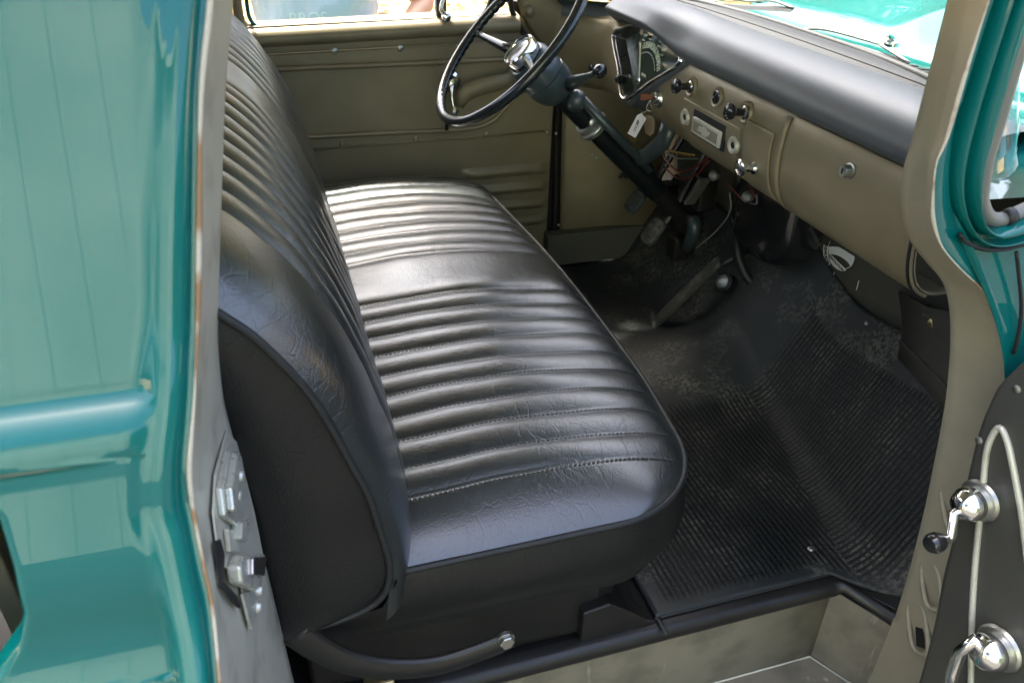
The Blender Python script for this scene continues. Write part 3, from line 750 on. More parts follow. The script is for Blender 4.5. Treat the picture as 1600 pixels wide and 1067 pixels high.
for y in (1.473, 1.281):
    p = dpt(y, kz(1.207), .004)
    lathe('radio_knob_ring', p, (-1, 0, -.05), [(.0175, -.002), (.0175, .002), (.0145, .006), (.0105, .006), (.006, .003), (.0055, -.001)], M['jamb'], dash, segs=32)
    lathe('radio_shaft_hole', p+Vector((-.003, 0, 0)), (-1, 0, -.05), [(.0062, 0), (.0062, .0006), (.005, .0008)], M['dark'], dash, segs=20)
rp = dpt(1.378, kz(1.206), .004)
box('radio_slot', rp+Vector((-.0015, -.002, .002)), (.004, .126, .050), M['dark'], dash, bev=.001)
box('radio_plate', rp+Vector((-.004, 0, -.003)), (.008, .112, .033), M['jamb'], dash, bev=.003)
box('radio_plate_recess', rp+Vector((-.0084, 0, -.003)), (.0012, .094, .020), M['step'], dash, bev=.0004)
em = [(-.022, .006), (-.008, .006), (-.008, .0095), (.008, .0095), (.008, .006), (.024, .006), (.018, -.004), (.008, -.004), (.008, -.008), (-.008, -.008), (-.008, -.004), (-.028, -.004)]
prism('bowtie_emblem', [rp+Vector((-.009, -a, b-.003)) for a, b in em], (-.0015, 0, 0), M['jamb'], dash, bev=.0004)
lathe('ash_tray_knob', dpt(1.205, kz(1.188), .006), ax_, [(.011, 0), (.011, .004), (.0075, .008), (.007, .022), (.013, .025), (.0155, .029), (.0155, .034), (.012, .036), (.003, .037)], M['chrome'], dash)
slot = dpt(1.518, kz(1.262), .001); box('vent_slot', slot, (.002, .038, .003), M['dark'], dash, bev=0, rot=Matrix.Rotation(R_(2), 3, 'X'))
# upper pad with the hood over the instruments
pprof = [(.990, 1.352), (.972, 1.366), (.950, 1.374), (.920, 1.379), (.890, 1.378), (.860, 1.370), (.838, 1.355), (.826, 1.335), (.828, 1.316), (.842, 1.304), (.862, 1.300), (.88, 1.302)]
pp = resample(smoothpts([Vector((x, 0, z)) for x, z in pprof], 5), 48)
rows = []
ylist = [.76+.016*i for i in range(88)]
def hoodf(y):       # 1 above the instrument cluster
    return sst(1.50, 1.66, y)*sst(1.95, 1.86, y)
def thin(y): return sst(1.86, 1.96, y)
for y in ylist:
    h = hoodf(y); th = thin(y); r = []
    sx = -.24*sst(1.90, 2.18, y)**1.2
    for i, p in enumerate(pp):
        t = i/47; z = p.z; x = p.x
        rear = sst(.35, .6, t)
        z += h*.015*sst(.05, .5, t); 
        if t > .62: z += h*.020*sst(.62, .8, t)
        x += h*(-.020)*rear*(1-sst(.85, 1, t))
        # thin strip left of the hood
        if th > 0:
            z = z*(1-th)+th*(1.345+(z-1.345)*.55-.020)
            x = x*(1-th)+th*(x*.55+.43)
        r.append(Vector((x+sx*.9, y, z)))
    rows.append(r)
grid('dash_pad', rows, M['pad'], dash)
rows = [[Vector((p.x-.0, y, p.z)) for p in (Vector((.972, 0, 1.3695)), Vector((.985, 0, 1.380)), Vector((1.01, 0, 1.372)))] for y in [.85+.1*i for i in range(11)]]
# seam strip behind the pad, below the glass
def wbase(y):      # windshield base x
    d = abs(y-YC); return 1.03-.02*(d/.5)**2-.42*sst(.42, .80, d)**1.3
rows = []
for i in range(60):
    y = .88+(2.12-.88)*i/59; xb = wbase(y); rows.append([Vector((xb-.085, y, 1.362)), Vector((xb-.060, y, 1.377)), Vector((xb-.02, y, 1.382)), Vector((xb, y, 1.372))])
grid('windshield_shelf', rows, M['shelf'], dash)
box('cluster_housing', (.905, 1.73, 1.285), (.02, .44, .15), M['dark'], dash)
# ignition lock
ik = at(1031, 153, 0, .842)
lathe('ignition_bezel', ik, (-1, 0, .1), [(.022, -.012), (.022, .004), (.019, .009), (.014, .009), (.0135, .016), (.011, .018), (.002, .018)], M['chrome'], dash, segs=30)

# ---- instrument cluster
cl = empty('instrument_cluster', (.84, 1.74, 1.25), T)
L_, R2, B_, T1, T2 = at(960, 57, 0, .836), at(1064, 99, 0, .836), at(977, 156, 0, .806), at(990, 41, 0, .842), at(1046, 62, 0, .842)
TL = L_.lerp(T1, .5)+Vector((0, .003, .006)); TR = R2.lerp(T2, .55)+Vector((0, -.004, .005))
outl = smoothpts([B_, L_.lerp(B_, .5), L_, TL, T1, T1.lerp(T2, .5)+Vector((0, 0, .002)), T2, TR, R2, R2.lerp(B_, .5)], 5, True)
cen = sum(outl, Vector())/len(outl)
nrm = (R2-B_).cross(L_-B_).normalized()
if nrm.x > 0: nrm = -nrm
def ring(s, d): return [cen+(p-cen)*s+nrm*d for p in outl]
rows = [ring(1.035, -.030), ring(1.03, -.002), ring(1.02, .006), ring(1.005, .008), ring(.985, .008), ring(.975, .004)]
rows = [r+[r[0]] for r in rows]
grid('cluster_bezel', rows, M['chrome'], cl)
rows = [ring(1.03, .0), ring(1.09, -.012), ring(1.13, -.03), ring(1.13, -.10)]
grid('cluster_shroud', [r+[r[0]] for r in rows], M['pad'], cl, solid=.003)
rows = [ring(.978, .005), ring(.90, -.004), ring(.84, -.020), ring(.80, -.024)]
grid('cluster_recess', [r+[r[0]] for r in rows], M['blackplastic'], cl)
vs = ring(.85, -.021); mesh('dial_face', vs, [tuple(range(len(vs)))], M['dial'], cl, smooth=False)
vs = ring(.95, .003); mesh('cluster_lens', vs, [tuple(range(len(vs)))], M['glass'], cl, smooth=False)
# dial axes
ux = (R2-L_); ux = (ux-nrm*ux.dot(nrm)).normalized(); uy = nrm.cross(ux); uy = uy if uy.z > 0 else -uy
piv = B_.lerp(cen, .42)-nrm*.017
Rr = (T1.lerp(T2, .5)-piv).length*.72
for k in range(11):
    a = R_(122-8.8*k); p = piv+(ux*math.cos(a)+uy*math.sin(a))*Rr
    tx = ux*math.sin(a)-uy*math.cos(a); ty = ux*math.cos(a)+uy*math.sin(a)
    text('speedometer_numeral', str(k*10), .021, p, tx, ty, M['dialprint'], cl, sx=.55)
    for q in range(4):
        if k == 10 and q: break
        a2 = R_(122-8.8*k-2.2*q); p2 = piv+(ux*math.cos(a2)+uy*math.sin(a2))*Rr*.80; ty2 = ux*math.cos(a2)+uy*math.sin(a2)
geos = []
for q in range(41):
    a2 = R_(122-2.2*q); ty2 = ux*math.cos(a2)+uy*math.sin(a2); tx2 = ux*math.sin(a2)-uy*math.cos(a2); p2 = piv+ty2*Rr*.79; h = .004 if q % 4 == 0 else .0022
    geos.append(([p2-tx2*.0006, p2+tx2*.0006, p2+tx2*.0006+ty2*h, p2-tx2*.0006+ty2*h], [(0, 1, 2, 3)]))
vs, fs = joined(geos); o = mesh('speedometer_ticks', vs, fs, M['dialprint'], cl, smooth=False); o['kind'] = 'stuff'
for k, (s_, a) in enumerate((('TEMP', 112), ('AMP', 96), ('OIL', 68), ('GAS', 52))):
    a = R_(a); p = piv+(ux*math.cos(a)+uy*math.sin(a))*Rr*1.30
    text('gauge_lettering', s_, .0085, p, ux, uy, M['dialprint'], cl)
    prism('gauge_needle', [p+uy*-.012-ux*.006, p+uy*-.010-ux*.006, p+uy*-.010+ux*.007, p+uy*-.012+ux*.007], nrm*.0005, M['dialprint'], cl, bev=0)
a = R_(122); d_ = ux*math.cos(a)+uy*math.sin(a); s_ = ux*math.sin(a)-uy*math.cos(a)
prism('speedometer_needle', [piv-s_*.002, piv+d_*Rr*1.15-s_*.0035, piv+d_*Rr*1.15+s_*.0035, piv+s_*.002], nrm*.001, M['needle'], cl, bev=0)
lathe('needle_hub', piv, nrm, [(.008, 0), (.008, .003), (.004, .004)], M['chrome'], cl, segs=20)
box('odometer_window', piv+ux*.012+uy*.017, (.001, .022, .006), M['needle'], cl, bev=0)

# ---- steering wheel and column
WC = Vector((.529, 1.732, 1.318)); wt, wy = R_(43.6), .028; WR = .2125
wd = Vector((math.cos(wt)*math.cos(wy), math.cos(wt)*math.sin(wy), -math.sin(wt)))
ws = Vector((-math.sin(wy), math.cos(wy), 0)); wu = wd.cross(ws)
if wu.z < 0: wu = -wu
sw = empty('steering_wheel', WC, T)
rim = []; rr = []
NR = 288
for i in range(NR):
    a = 2*math.pi*i/NR; rim.append(WC+(wu*math.cos(a)+ws*math.sin(a))*WR)
vs, fs = [], []
SG = 14
for i, p in enumerate(rim):
    a = 2*math.pi*i/NR; rad = wu*math.cos(a)+ws*math.sin(a)
    g_ = (abs(math.sin(a*36)))**.5     # finger grips on the underside
    for k in range(SG):
        b = 2*math.pi*k/SG; r = .0108
        cb, sb = math.cos(b), math.sin(b)
        under = max(0, -(cb*.6) + sb*.8)
        r *= 1+.22*max(0, min(1, under))*(g_-.4)
        vs.append(p+rad*cb*r+wd*sb*r*1.05)
for i in range(NR):
    for k in range(SG):
        fs.append((i*SG+k, i*SG+(k+1) % SG, ((i+1) % NR)*SG+(k+1) % SG, ((i+1) % NR)*SG+k))
mesh('rim', vs, fs, M['wheelpl'], sw)
HB = WC+wd*.040
for a in (SPOKES := (R_(97), R_(-97))):
    e = WC+(wu*math.cos(a)+ws*math.sin(a))*(WR-.004)+wd*.002; rad = (wu*math.cos(a)+ws*math.sin(a))
    s0 = HB+rad*.028+wd*.006
    tube('spoke', [s0, s0.lerp(e, .35)-wd*-.001, s0.lerp(e, .75), e], [.0135, .0115, .009, .0085], M['wheelpl'], sw, segs=12, flat=(1, .8), smooth=True)
lathe('horn_button', HB-wd*.006, -wd, [(.041, -.012), (.0425, .0), (.041, .006), (.037, .009), (.0345, .006), (.0335, -.003)], M['chrome'], sw, segs=48)
lathe('horn_emblem_dish', HB-wd*.010, -wd, [(.0345, -.008), (.0345, 0), (.030, .000), (.018, -.002), (.001, -.003)], M['blackplastic'], sw, segs=40)
emb = [(-.020, .004), (-.007, .004), (-.007, .008), (.007, .008), (.007, .004), (.020, .004), (.016, -.004), (.007, -.004), (.007, -.008), (-.007, -.008), (-.007, -.004), (-.024, -.004)]
prism('horn_emblem', [HB-wd*.0075+ws*-a*1.2+wu*b*1.2 for a, b in emb], -wd*.004, M['chrome'], sw, bev=.0005)
lathe('hub', HB, wd, [(.020, -.012), (.034, -.008), (.038, .0), (.040, .014)], M['wheelpl'], sw, segs=40)
sc_ = empty('steering_column', WC+wd*.2, T)
CB = HB+wd*.016
lathe('column_shroud', CB, wd, [(.030, -.004), (.044, .0), (.050, .010), (.052, .045), (.052, .056), (.0495, .057), (.0495, .060), (.0525, .061), (.052, .085), (.046, .105), (.036, .118), (.030, .122)], M['column'], sc_, segs=48)
lathe('column_tube', CB, wd, [(.0265, .118), (.0265, .50)], M['column_shade'], sc_, segs=32)
lathe('column_collar', CB, wd, [(.031, .215), (.0345, .217), (.0345, .247), (.031, .249)], M['gasket'], sc_, segs=32)
lathe('column_mast', CB, wd, [(.024, .48), (.024, .68)], M['blackmetal'], sc_, segs=24)
sh0 = CB+wd*.150+Vector((0, -.035, .02))
tube('shift_tube', [CB+wd*.14+Vector((.012, -.040, .018)), CB+wd*.42+Vector((.012, -.040, .018))], .011, M['column'], sc_, segs=16)
lathe('shifter_housing', CB+wd*.150+Vector((.005, -.030, .012)), Vector((0, -1, .5)), [(.022, -.02), (.024, 0), (.021, .014), (.012, .022), (.002, .024)], M['column'], sc_)
lv0 = CB+wd*.118+Vector((.004, -.040, .030)); lv1 = at(936, 112, 1, 1.60)
tube('shift_lever', [lv0, lv0.lerp(lv1, .35), lv0.lerp(lv1, .7), lv1], [.017, .012, .0065, .0055], M['column'], sc_, segs=14)
lathe('shift_knob', lv1, (lv1-lv0), [(.004, -.014), (.010, -.010), (.0145, -.002), (.0150, .004), (.012, .012), (.005, .0155), (.001, .016)], M['blackplastic'], sc_)
lathe('collar_bolt', CB+wd*.222+Vector((-.006, -.034, .010)), (0, -1, .2), [(.009, 0), (.009, .007), (.005, .009)], M['steel'], sc_, segs=16)
tube('column_clamp', [CB+wd*.235+(Vector((0, -1, 0))*math.cos(a)+wd.cross(Vector((0, 1, 0)))*math.sin(a))*.035 for a in [R_(-100+20*k) for k in range(11)]], .006, M['steel'], sc_, segs=8, flat=(1, .6))
# small pull knobs on the dash beside the column
for u, v in ((921, 106), (962, 122)):
    p = at(u, v, 0, .80)
    lathe('pull_knob', p+Vector((.035, .0, -.004)), (-1, -.15, .1), [(.004, -.02), (.004, .020), (.009, .024), (.010, .034), (.006, .037)], M['blackplastic'], dash, segs=16)
    lathe('pull_knob_ferrule', p+Vector((.035, .0, -.004)), (-1, -.15, .1), [(.010, -.02), (.010, .004), (.006, .006)], M['steel'], dash, segs=18)
# painted bracket where the column meets the dash
brk = [at(962, 243, 0, .86), at(985, 252, 0, .86), at(1012, 243, 0, .86), at(1036, 222, 0, .86), at(1046, 196, 0, .86)]
tube('column_bracket', brk, [.012, .016, .020, .022, .024], M['column'], sc_, smooth_n=0, segs=14, flat=(1, .7))

# ---- pedals and switches
def pedal(name, c, w, h, tilt, arm_to, m='pedal'):
    e = empty(name, c, T); c = Vector(c)
    rot = Matrix.Rotation(tilt, 3, 'Y')
    vs = []
    n_ = 24
    pl = [Vector((0, w/2*math.copysign(abs(math.cos(2*math.pi*k/n_))**.55, math.cos(2*math.pi*k/n_)), h/2*math.copysign(abs(math.sin(2*math.pi*k/n_))**.55, math.sin(2*math.pi*k/n_)))) for k in range(n_)]
    prism('pedal_pad', [c+rot @ p for p in pl], rot @ Vector((.012, 0, 0)), M[m], e, bev=.003)
    for k in (-1, 0, 1):
        a = c+rot @ Vector((-.001, -w*.32, h*.24*k)); b = c+rot @ Vector((-.001, w*.32, h*.24*k))
        tube('pad_rib', [a, b], .003, M[m], e, segs=6)
    tube('pedal_arm', [c+rot @ Vector((.012, 0, 0)), c+Vector((.06, 0, .05)), Vector(arm_to)], .009, M['blackmetal'], e, smooth_n=5)
pedal('brake_pedal', at(1018, 360, 0, .93), .062, .075, R_(35), (1.10, 1.75, 1.12))
pedal('clutch_pedal', at(990, 314, 0, .93), .062, .065, R_(35), (1.10, 1.86, 1.12), 'column')
ac = empty('accelerator_pedal', at(1020, 505, 0, .925), T)
a0, a1 = at(1022, 503, 0, .915), at(1122, 405, 0, 1.01)
d_ = (a1-a0).normalized(); s_ = Vector((-.25, -1, -.05)); s_ = (s_-d_*s_.dot(d_)).normalized(); n_ = d_.cross(s_)
if n_.x > 0: n_ = -n_
hw = .0195
pl = [a0-s_*hw*.7, a0+d_*.03-s_*hw, a1-d_*.015-s_*hw, a1-s_*hw*.6, a1+s_*hw*.6, a1-d_*.015+s_*hw, a0+d_*.03+s_*hw, a0+s_*hw*.7]
prism('treadle', pl, -n_*.010, M['pedal'], ac, bev=.003)
tube('treadle_hinge', [a0-s_*.035, a0+s_*.035], .008, M['pedal'], ac, segs=10)
tube('treadle_rod', [a1-n_*.01-d_*.03, a1+Vector((.10, 0, .02))], .006, M['blackmetal'], ac)
fsw = at(1129, 440, 0, 1.02); fe = empty('foot_switch', fsw, T)
lathe('switch_button', fsw, (-1, -.35, .6), [(.018, -.004), (.0185, .0), (.017, .004), (.010, .006), (.001, .0065)], M['steel'], fe, segs=28)
geos = []
ax3 = Vector((-1, -.35, .6)).normalized(); xx, yy_, zz = frame_from(ax3)
for i in range(-3, 4):
    for j in range(-3, 4):
        if i*i+j*j < 11:
            c = fsw+xx*i*.0045+yy_*j*.0045+zz*.0055; geos.append(([c+xx*.0016, c+yy_*.0016, c-xx*.0016, c-yy_*.0016, c+zz*.0016], [(0, 1, 4), (1, 2, 4), (2, 3, 4), (3, 0, 4)]))
vs, fs = joined(geos); o = mesh('switch_knurl', vs, fs, M['chrome'], fe, smooth=False); o['kind'] = 'stuff'
lathe('switch_base', fsw, (-1, -.35, .6), [(.024, -.03), (.023, -.004), (.017, -.003)], M['rubber'], fe)
# wiring and junk under the dash
wl = empty('wiring_loom', (.93, 1.5, 1.12), T)
for m_, pts, r in (('red', [(1030, 222), (1040, 250), (1062, 268), (1085, 262), (1108, 245)], .0022), ('red', [(1038, 262), (1060, 279), (1085, 275), (1108, 252)], .0018), ('yellow', [(1028, 228), (1045, 235), (1068, 241), (1085, 243)], .0032), ('yellow', [(975, 205), (985, 216), (996, 222)], .003),
                   ('greywire', [(1035, 236), (1058, 247), (1090, 248)], .002), ('greywire', [(1140, 300), (1141, 330), (1120, 360), (1088, 388)], .0018), ('red', [(1170, 290), (1176, 298), (1180, 310)], .002), ('red', [(1135, 285), (1148, 300), (1160, 312)], .0016), ('greywire', [(1172, 318), (1182, 318), (1182, 304)], .0016)):
    tube('wire', [at(u, v, 0, .915 if v < 300 and u < 1115 else .96) for u, v in pts], r, M[m_], wl, smooth_n=7, segs=8)
for u, v in ((1115, 275), (1167, 308)):
    lathe('bulb_holder', at(u, v, 0, .95), (-.6, -.6, .2), [(.012, -.02), (.012, 0), (.009, .010), (.004, .013), (.001, .014)], M['gasket'], wl, segs=18)
for k in range(4): tube('fuse_tube', [at(950+9*k, 278, 0, .97), at(968+9*k, 256, 0, .99)], .0055, M['firewall'], wl, segs=8)
for (u, v, su, sv) in ((1078, 345, .07, .06), (1100, 300, .05, .09), (1040, 300, .06, .05), (1060, 385, .05, .07)):
    box('junction_box', at(u, v, 0, 1.04), (.05, su, sv), M['blackmetal'], wl, bev=.008)
tube('steering_box_arm', [at(1060, 330, 0, 1.05), at(1085, 350, 0, 1.03), at(1075, 388, 0, 1.04)], .018, M['column'], wl, smooth_n=5)
box('under_dash_bracket', at(1088, 300, 0, 1.0), (.03, .012, .10), M['firewall'], wl, rot=Matrix.Rotation(R_(35), 3, 'X'))

# ---- key and tags hanging from the ignition
ke = empty('key_ring', ik+Vector((-.02, 0, -.01))); tag(ke, 'key in the ignition with wire ring, white paper tag and tan leather fob', 'keys')
kb = ik+Vector((-.013, 0, .001))
kd = Vector((-1, .35, .0)).normalized()
prism('key', [kb+Vector((0, 0, .004)), kb+kd*.012+Vector((0, 0, .005)), kb+kd*.016+Vector((0, 0, .008)), kb+kd*.030+Vector((0, 0, .007)), kb+kd*.031+Vector((0, 0, -.006)), kb+kd*.018+Vector((0, 0, -.007)), kb+kd*.012+Vector((0, 0, -.004)), kb+Vector((0, 0, -.004))], (0, .002, 0), mat('copper_key', (.16, .05, .025), .4, .6), ke, bev=.0005)
X_ = (kb+kd*.028).x
rc = at(1015, 166, 0, X_)
rp_ = [rc+Vector((.003*math.sin(2*a), .0105*math.cos(a), .0115*math.sin(a))) for a in [2*math.pi*k/32 for k in range(32)]]
tube('ring', rp_, .0010, M['steel'], ke, closed=True, segs=8)
tg = [at(1003, 178, 0, X_-.004), at(1010, 186, 0, X_-.004), at(993, 216, 0, X_-.004), at(981, 209, 0, X_-.004), at(996, 180, 0, X_-.004)]
prism('paper_tag', tg, (-.0008, 0, 0), M['paper'], ke, bev=0)
tube('tag_string', [rc+Vector((0, .004, -.010)), (tg[0]+tg[4])/2], .0006, M['paper'], ke, segs=5)
tc_ = (tg[1]+tg[2]+tg[3]+tg[4])/4+Vector((-.0016, 0, 0)); tx = (tg[1].lerp(tg[0], .3)-tg[2]).normalized(); ty = (tg[3]-tg[2]).normalized()
text('tag_lettering', "'59", .013, tc_+tx*.011, tx, ty, M['ink'], ke)
for row_ in (0, 1):
    pts_ = [tc_+tx*(-.016+.0011*k)+ty*((.0032 if row_ else -.0038)+.0017*math.sin(k*2.4+row_)*(1 if k % 5 else 0)) for k in range(17)]
    tube('tag_handwriting', pts_, .00038, M['ink'], ke, segs=5)
fb = [(1009, 181), (1019, 182), (1022, 190), (1021, 208), (1015, 213), (1008, 209), (1006, 196)]
prism('leather_fob', [at(u, v, 0, X_+.004) for u, v in fb], (.0022, 0, 0), M['leather'], ke, bev=.0008)

# ---- driver's door (far side, closed), inner face at y ~ 2.065
dd = empty('driver_door', (.35, 2.09, .9), T)
dd['label'] = 'closed driver door beyond the seat'
YD = 2.065
def dz(u, v): return at(u, v, 1, YD)
def plate(name, pts, y, d, m, parent, bev=.002): return prism(name, [Vector((p[0], y, p[-1])) for p in pts], (0, d, 0), m, parent, bev=bev)
plate('door_inner_panel', [(-.30, .56), (.762, .60), (.768, 1.12), (.752, 1.185), (.71, 1.245), (.672, 1.30), (.660, 1.312), (-.30, 1.300)], 2.085, .012, M['olive'], dd)
plate('door_outer_skin', [(-.30, .45), (.80, .45), (.80, 1.29), (-.30, 1.29)], 2.150, .004, M['teal'], dd)
# rounded window sill
zs_ = lambda x: 1.300+.010*(x/.6)
rows = [[Vector((x, yv, zs_(x)+dzv)) for yv, dzv in ((2.150, .004), (2.120, .004), (2.098, .002), (2.075, -.003), (2.062, -.013), (2.058, -.026), (2.064, -.038), (2.084, -.045))] for x in (-.30, -.15, .0, .15, .3, .45, .58, .66)]
grid('window_sill', rows, M['olive'], dd)
# screwed trim panel with the raised beads
tp = [(-.30, 1.238), (.735, 1.250), (.752, 1.18), (.760, 1.0), (-.30, .998)]
plate('trim_panel', tp, 2.078, .004, M['olive'], dd, bev=.0015)
up = [at(u, v, 1, 2.073) for u, v in ((300, 116), (440, 108), (560, 103), (680, 98), (760, 94), (815, 91))]
lo = [at(u, v, 1, 2.073) for u, v in ((300, 222), (485, 214), (600, 208), (690, 204), (740, 200), (768, 190), (788, 170), (806, 150), (822, 138))]
tube('trim_bead', up, .0068, M['olive'], dd, smooth_n=4, segs=10, flat=(1, 1.2))
tube('trim_bead', lo, .0066, M['olive'], dd, smooth_n=5, segs=10, flat=(1, 1.2))
inner = [Vector((p.x, 2.0765, p.z-.004)) for p in up]+[Vector((.70, 2.0765, 1.15))]+[Vector((p.x, 2.0765, p.z+.004)) for p in reversed(lo)]
mesh('trim_panel_field', inner, [tuple(range(len(inner)))], M['darkgrey2'] if 'darkgrey2' in M else M['olive'], dd, smooth=False)
tube('trim_edge', [Vector((-.30, 2.077, 1.000)), Vector((.5, 2.077, 1.003)), Vector((.74, 2.077, 1.004))], .0028, M['olive'], dd, segs=8)
tube('trim_edge', [Vector((-.30, 2.077, 1.236)), Vector((.5, 2.077, 1.246)), Vector((.73, 2.077, 1.250))], .0025, M['olive'], dd, segs=8)
for u, v in ((522, 80), (625, 76), (717, 73), (535, 225), (650, 218), (760, 211), (868, 206)):
    p = at(u, v, 1, 2.076); p.x = min(p.x, .752)
    lathe('trim_screw', p, (0, -1, 0), [(.0085, -.002), (.0085, .0008), (.0055, .003), (.001, .0034)], M['steel'] if v < 100 else M['olive'], dd, segs=18)
# pressed ribs low in the door
for k in range(4):
    z = .895-.052*k
    rows = [[Vector((x, 2.084-.012*math.sin(math.pi*t)*min(1, sst(.50, .54, x))*sst(.757, .735, x), z-.017+.034*t)) for t in [q/8 for q in range(9)]] for x in [.49+.27*i/24 for i in range(25)]]
    grid('pressed_rib', rows, M['olive'], dd)
# armrest grip, window crank, door lever
arm = [at(u, v, 1, 2.045) for u, v in ((716, 166), (722, 152), (733, 142), (752, 135), (780, 129), (806, 121))]
tube('armrest', arm, [.012, .016, .018, .018, .017, .014], M['olive'], dd, smooth_n=0, segs=16, flat=(1.25, .9))
lathe('armrest_bracket', at(802, 122, 1, 2.06), (0, -1, 0), [(.022, -.01), (.022, .006), (.014, .014), (.002, .016)], M['steel'], dd)
wcx = at(704, 128, 1, 2.06)
lathe('crank_escutcheon', wcx, (0, -1, 0), [(.026, -.008), (.026, 0), (.018, .006), (.016, .02), (.010, .028), (.001, .030)], M['chrome'], dd)
tube('window_crank', [wcx+Vector((0, -.022, 0)), at(706, 150, 1, 2.03), at(709, 170, 1, 2.025)], [.007, .006, .006], M['chrome'], dd, smooth_n=4)
lathe('crank_knob', at(709, 172, 1, 2.02), (0, -1, 0), [(.006, -.01), (.010, 0), (.011, .014), (.007, .020), (.001, .021)], M['chrome'], dd, segs=20)
tube('door_lever', [at(699, 178, 1, 2.06), at(699, 190, 1, 2.04), at(698, 203, 1, 2.045)], [.006, .006, .005], M['blackmetal'], dd, smooth_n=4)
# window frame: rear post, header, vent window division and vent frame
WF = 2.098
tube('window_channel', [at(362, -60, 1, WF), at(372, 20, 1, WF), at(380, 40, 1, WF), at(398, 49, 1, WF)], .012, M['olive'], dd, smooth_n=5)
tube('window_seal', [at(380, -60, 1, WF), at(386, 10, 1, WF), at(393, 34, 1, WF), at(408, 46, 1, WF), at(430, 49, 1, WF), at(560, 45, 1, WF), at(676, 40, 1, WF)], .005, M['teal'], dd, smooth_n=5, segs=8)
box('vent_post', at(685, -60, 1, WF)+Vector((0, 0, -.02)), (.020, .024, .22), M['rubber'], dd)
vf = [at(u, v, 1, WF) for u, v in ((691, -80), (692, 20), (697, 38), (715, 42), (738, 38), (757, 24), (768, 4), (790, -60))]
tube('vent_frame', vf, .010, M['blackmetal'], dd, smooth_n=6, segs=10)
lathe('vent_latch', at(697, 27, 1, 2.075), (0, -1, .0), [(.004, -.02), (.010, -.004), (.0125, .003), (.010, .010), (.002, .013)], M['chrome'], dd, segs=24)
tube('vent_latch_lever', [at(697, 27, 1, 2.075), at(689, 14, 1, 2.07), at(694, -6, 1, 2.075)], [.006, .005, .004], M['chrome'], dd, smooth_n=4, segs=8)
mesh('window_glass', [(.0, 2.106, 1.26), (.44, 2.106, 1.27), (.44, 2.07, 1.66), (.0, 2.07, 1.66)], [(0, 1, 2, 3)], M['glass'], dd, smooth=False)
mesh('vent_glass', [(.46, 2.106, 1.30), (.60, 2.106, 1.31), (.585, 2.07, 1.66), (.46, 2.07, 1.66)], [(0, 1, 2, 3)], M['glass'], dd, smooth=False)

# ---- cab shell: roof, rear wall, far front pillar, door seams
cs = empty('cab_shell', (.2, YC, 1.2), T)
# roof
rows = []
for i in range(15):
    x = -.32+1.22*i/14; r = []
    for j in range(17):
        y = .60+1.58*j/16; e = min(y-.60, 2.18-y); r.append(Vector((x, y, 1.80-.10*math.exp(-e/.05)-.03*math.exp(-(x+.32)/.06)+.04*sst(0, .5, e)-.07*sst(.66, .92, x))))
    rows.append(r)
grid('roof', rows, M['teal'], cs, solid=.025, off=-1)
grid('headliner', [[Vector((x, y, 1.742)) for y in (.68, 1.39, 2.10)] for x in (-.28, .25, .70)], M['jamb'], cs)
box('door_header', (.28, .655, 1.715), (1.05, .05, .05), M['jamb'], cs, bev=.012)
box('door_header', (.28, 2.105, 1.715), (1.05, .05, .05), M['olive'], cs, bev=.012)
# rear wall with window
for nm, c, s in (('rear_wall', (-.30, 1.39, .93), (.02, 1.50, .80)), ('rear_wall', (-.28, 1.39, 1.72), (.02, 1.50, .12)), ('rear_corner', (-.29, .80, 1.48), (.02, .30, .40)), ('rear_corner', (-.29, 1.98, 1.48), (.02, .30, .40))):
    box(nm, c, s, M['olive'], cs)
mesh('rear_glass', [(-.29, .94, 1.32), (-.29, 1.84, 1.32), (-.28, 1.84, 1.67), (-.28, .94, 1.67)], [(0, 1, 2, 3)], M['glass'], cs, smooth=False)
box('far_rear_pillar', (-.17, 2.09, 1.15), (.24, .05, 1.2), M['olive'], cs, bev=.01)
# black gap round the door front edge, far hinge pillar and kick panel
seam_ = [at(u, v, 1, 2.082) for u, v in ((866, 392), (868, 300), (870, 200), (872, 140), (866, 112), (846, 84), (820, 55), (806, 30), (798, 5), (800, -50))]
tube('door_seal', seam_, .0070, M['dark'], cs, smooth_n=5, segs=8)
kp = [(873, 392), (876, 300), (878, 200), (880, 140), (874, 108), (853, 78), (829, 50), (815, 25), (808, 0), (812, -60)]
A_ = [at(u, v, 1, 2.075) for u, v in kp]
rows = []
for k, p in enumerate(A_):
    w = .30 if p.z < 1.25 else .05+.25*sst(1.38, 1.22, p.z)
    rows.append([p, p+Vector((.012, -.010, 0)), p+Vector((w*.5, -.014, 0)), p+Vector((w, -.016-.03*(p.z < 1.2), 0)), p+Vector((w+.02, .02, 0))])
grid('kick_panel', rows, M['olive'], cs, solid=.003)
box('kick_panel_foot', (.92, 2.05, .655), (.34, .04, .10), M['firewall'], cs)
for u, v in ((869, 209), (926, 242), (932, 247), (962, 236), (873, 352)):
    lathe('kick_panel_screw', at(u, v, 1, 2.056), (0, -1, 0), [(.004, -.002), (.004, .001), (.001, .0025)], M['steel'], cs, segs=10)
plate('hinge_pillar', [(.70, .45), (.95, .45), (.95, 1.30), (.64, 1.34), (.69, 1.25)], 2.112, .03, M['dark'], cs)
# inner corner of the windshield frame above the pad, far side
tube('windshield_frame', [at(826, -40, 1, 2.11), at(824, 5, 1, 2.10), at(830, 22, 1, 2.08), at(848, 28, 0, .86), at(905, 18, 0, .93)], .013, M['olive'], cs, smooth_n=6)

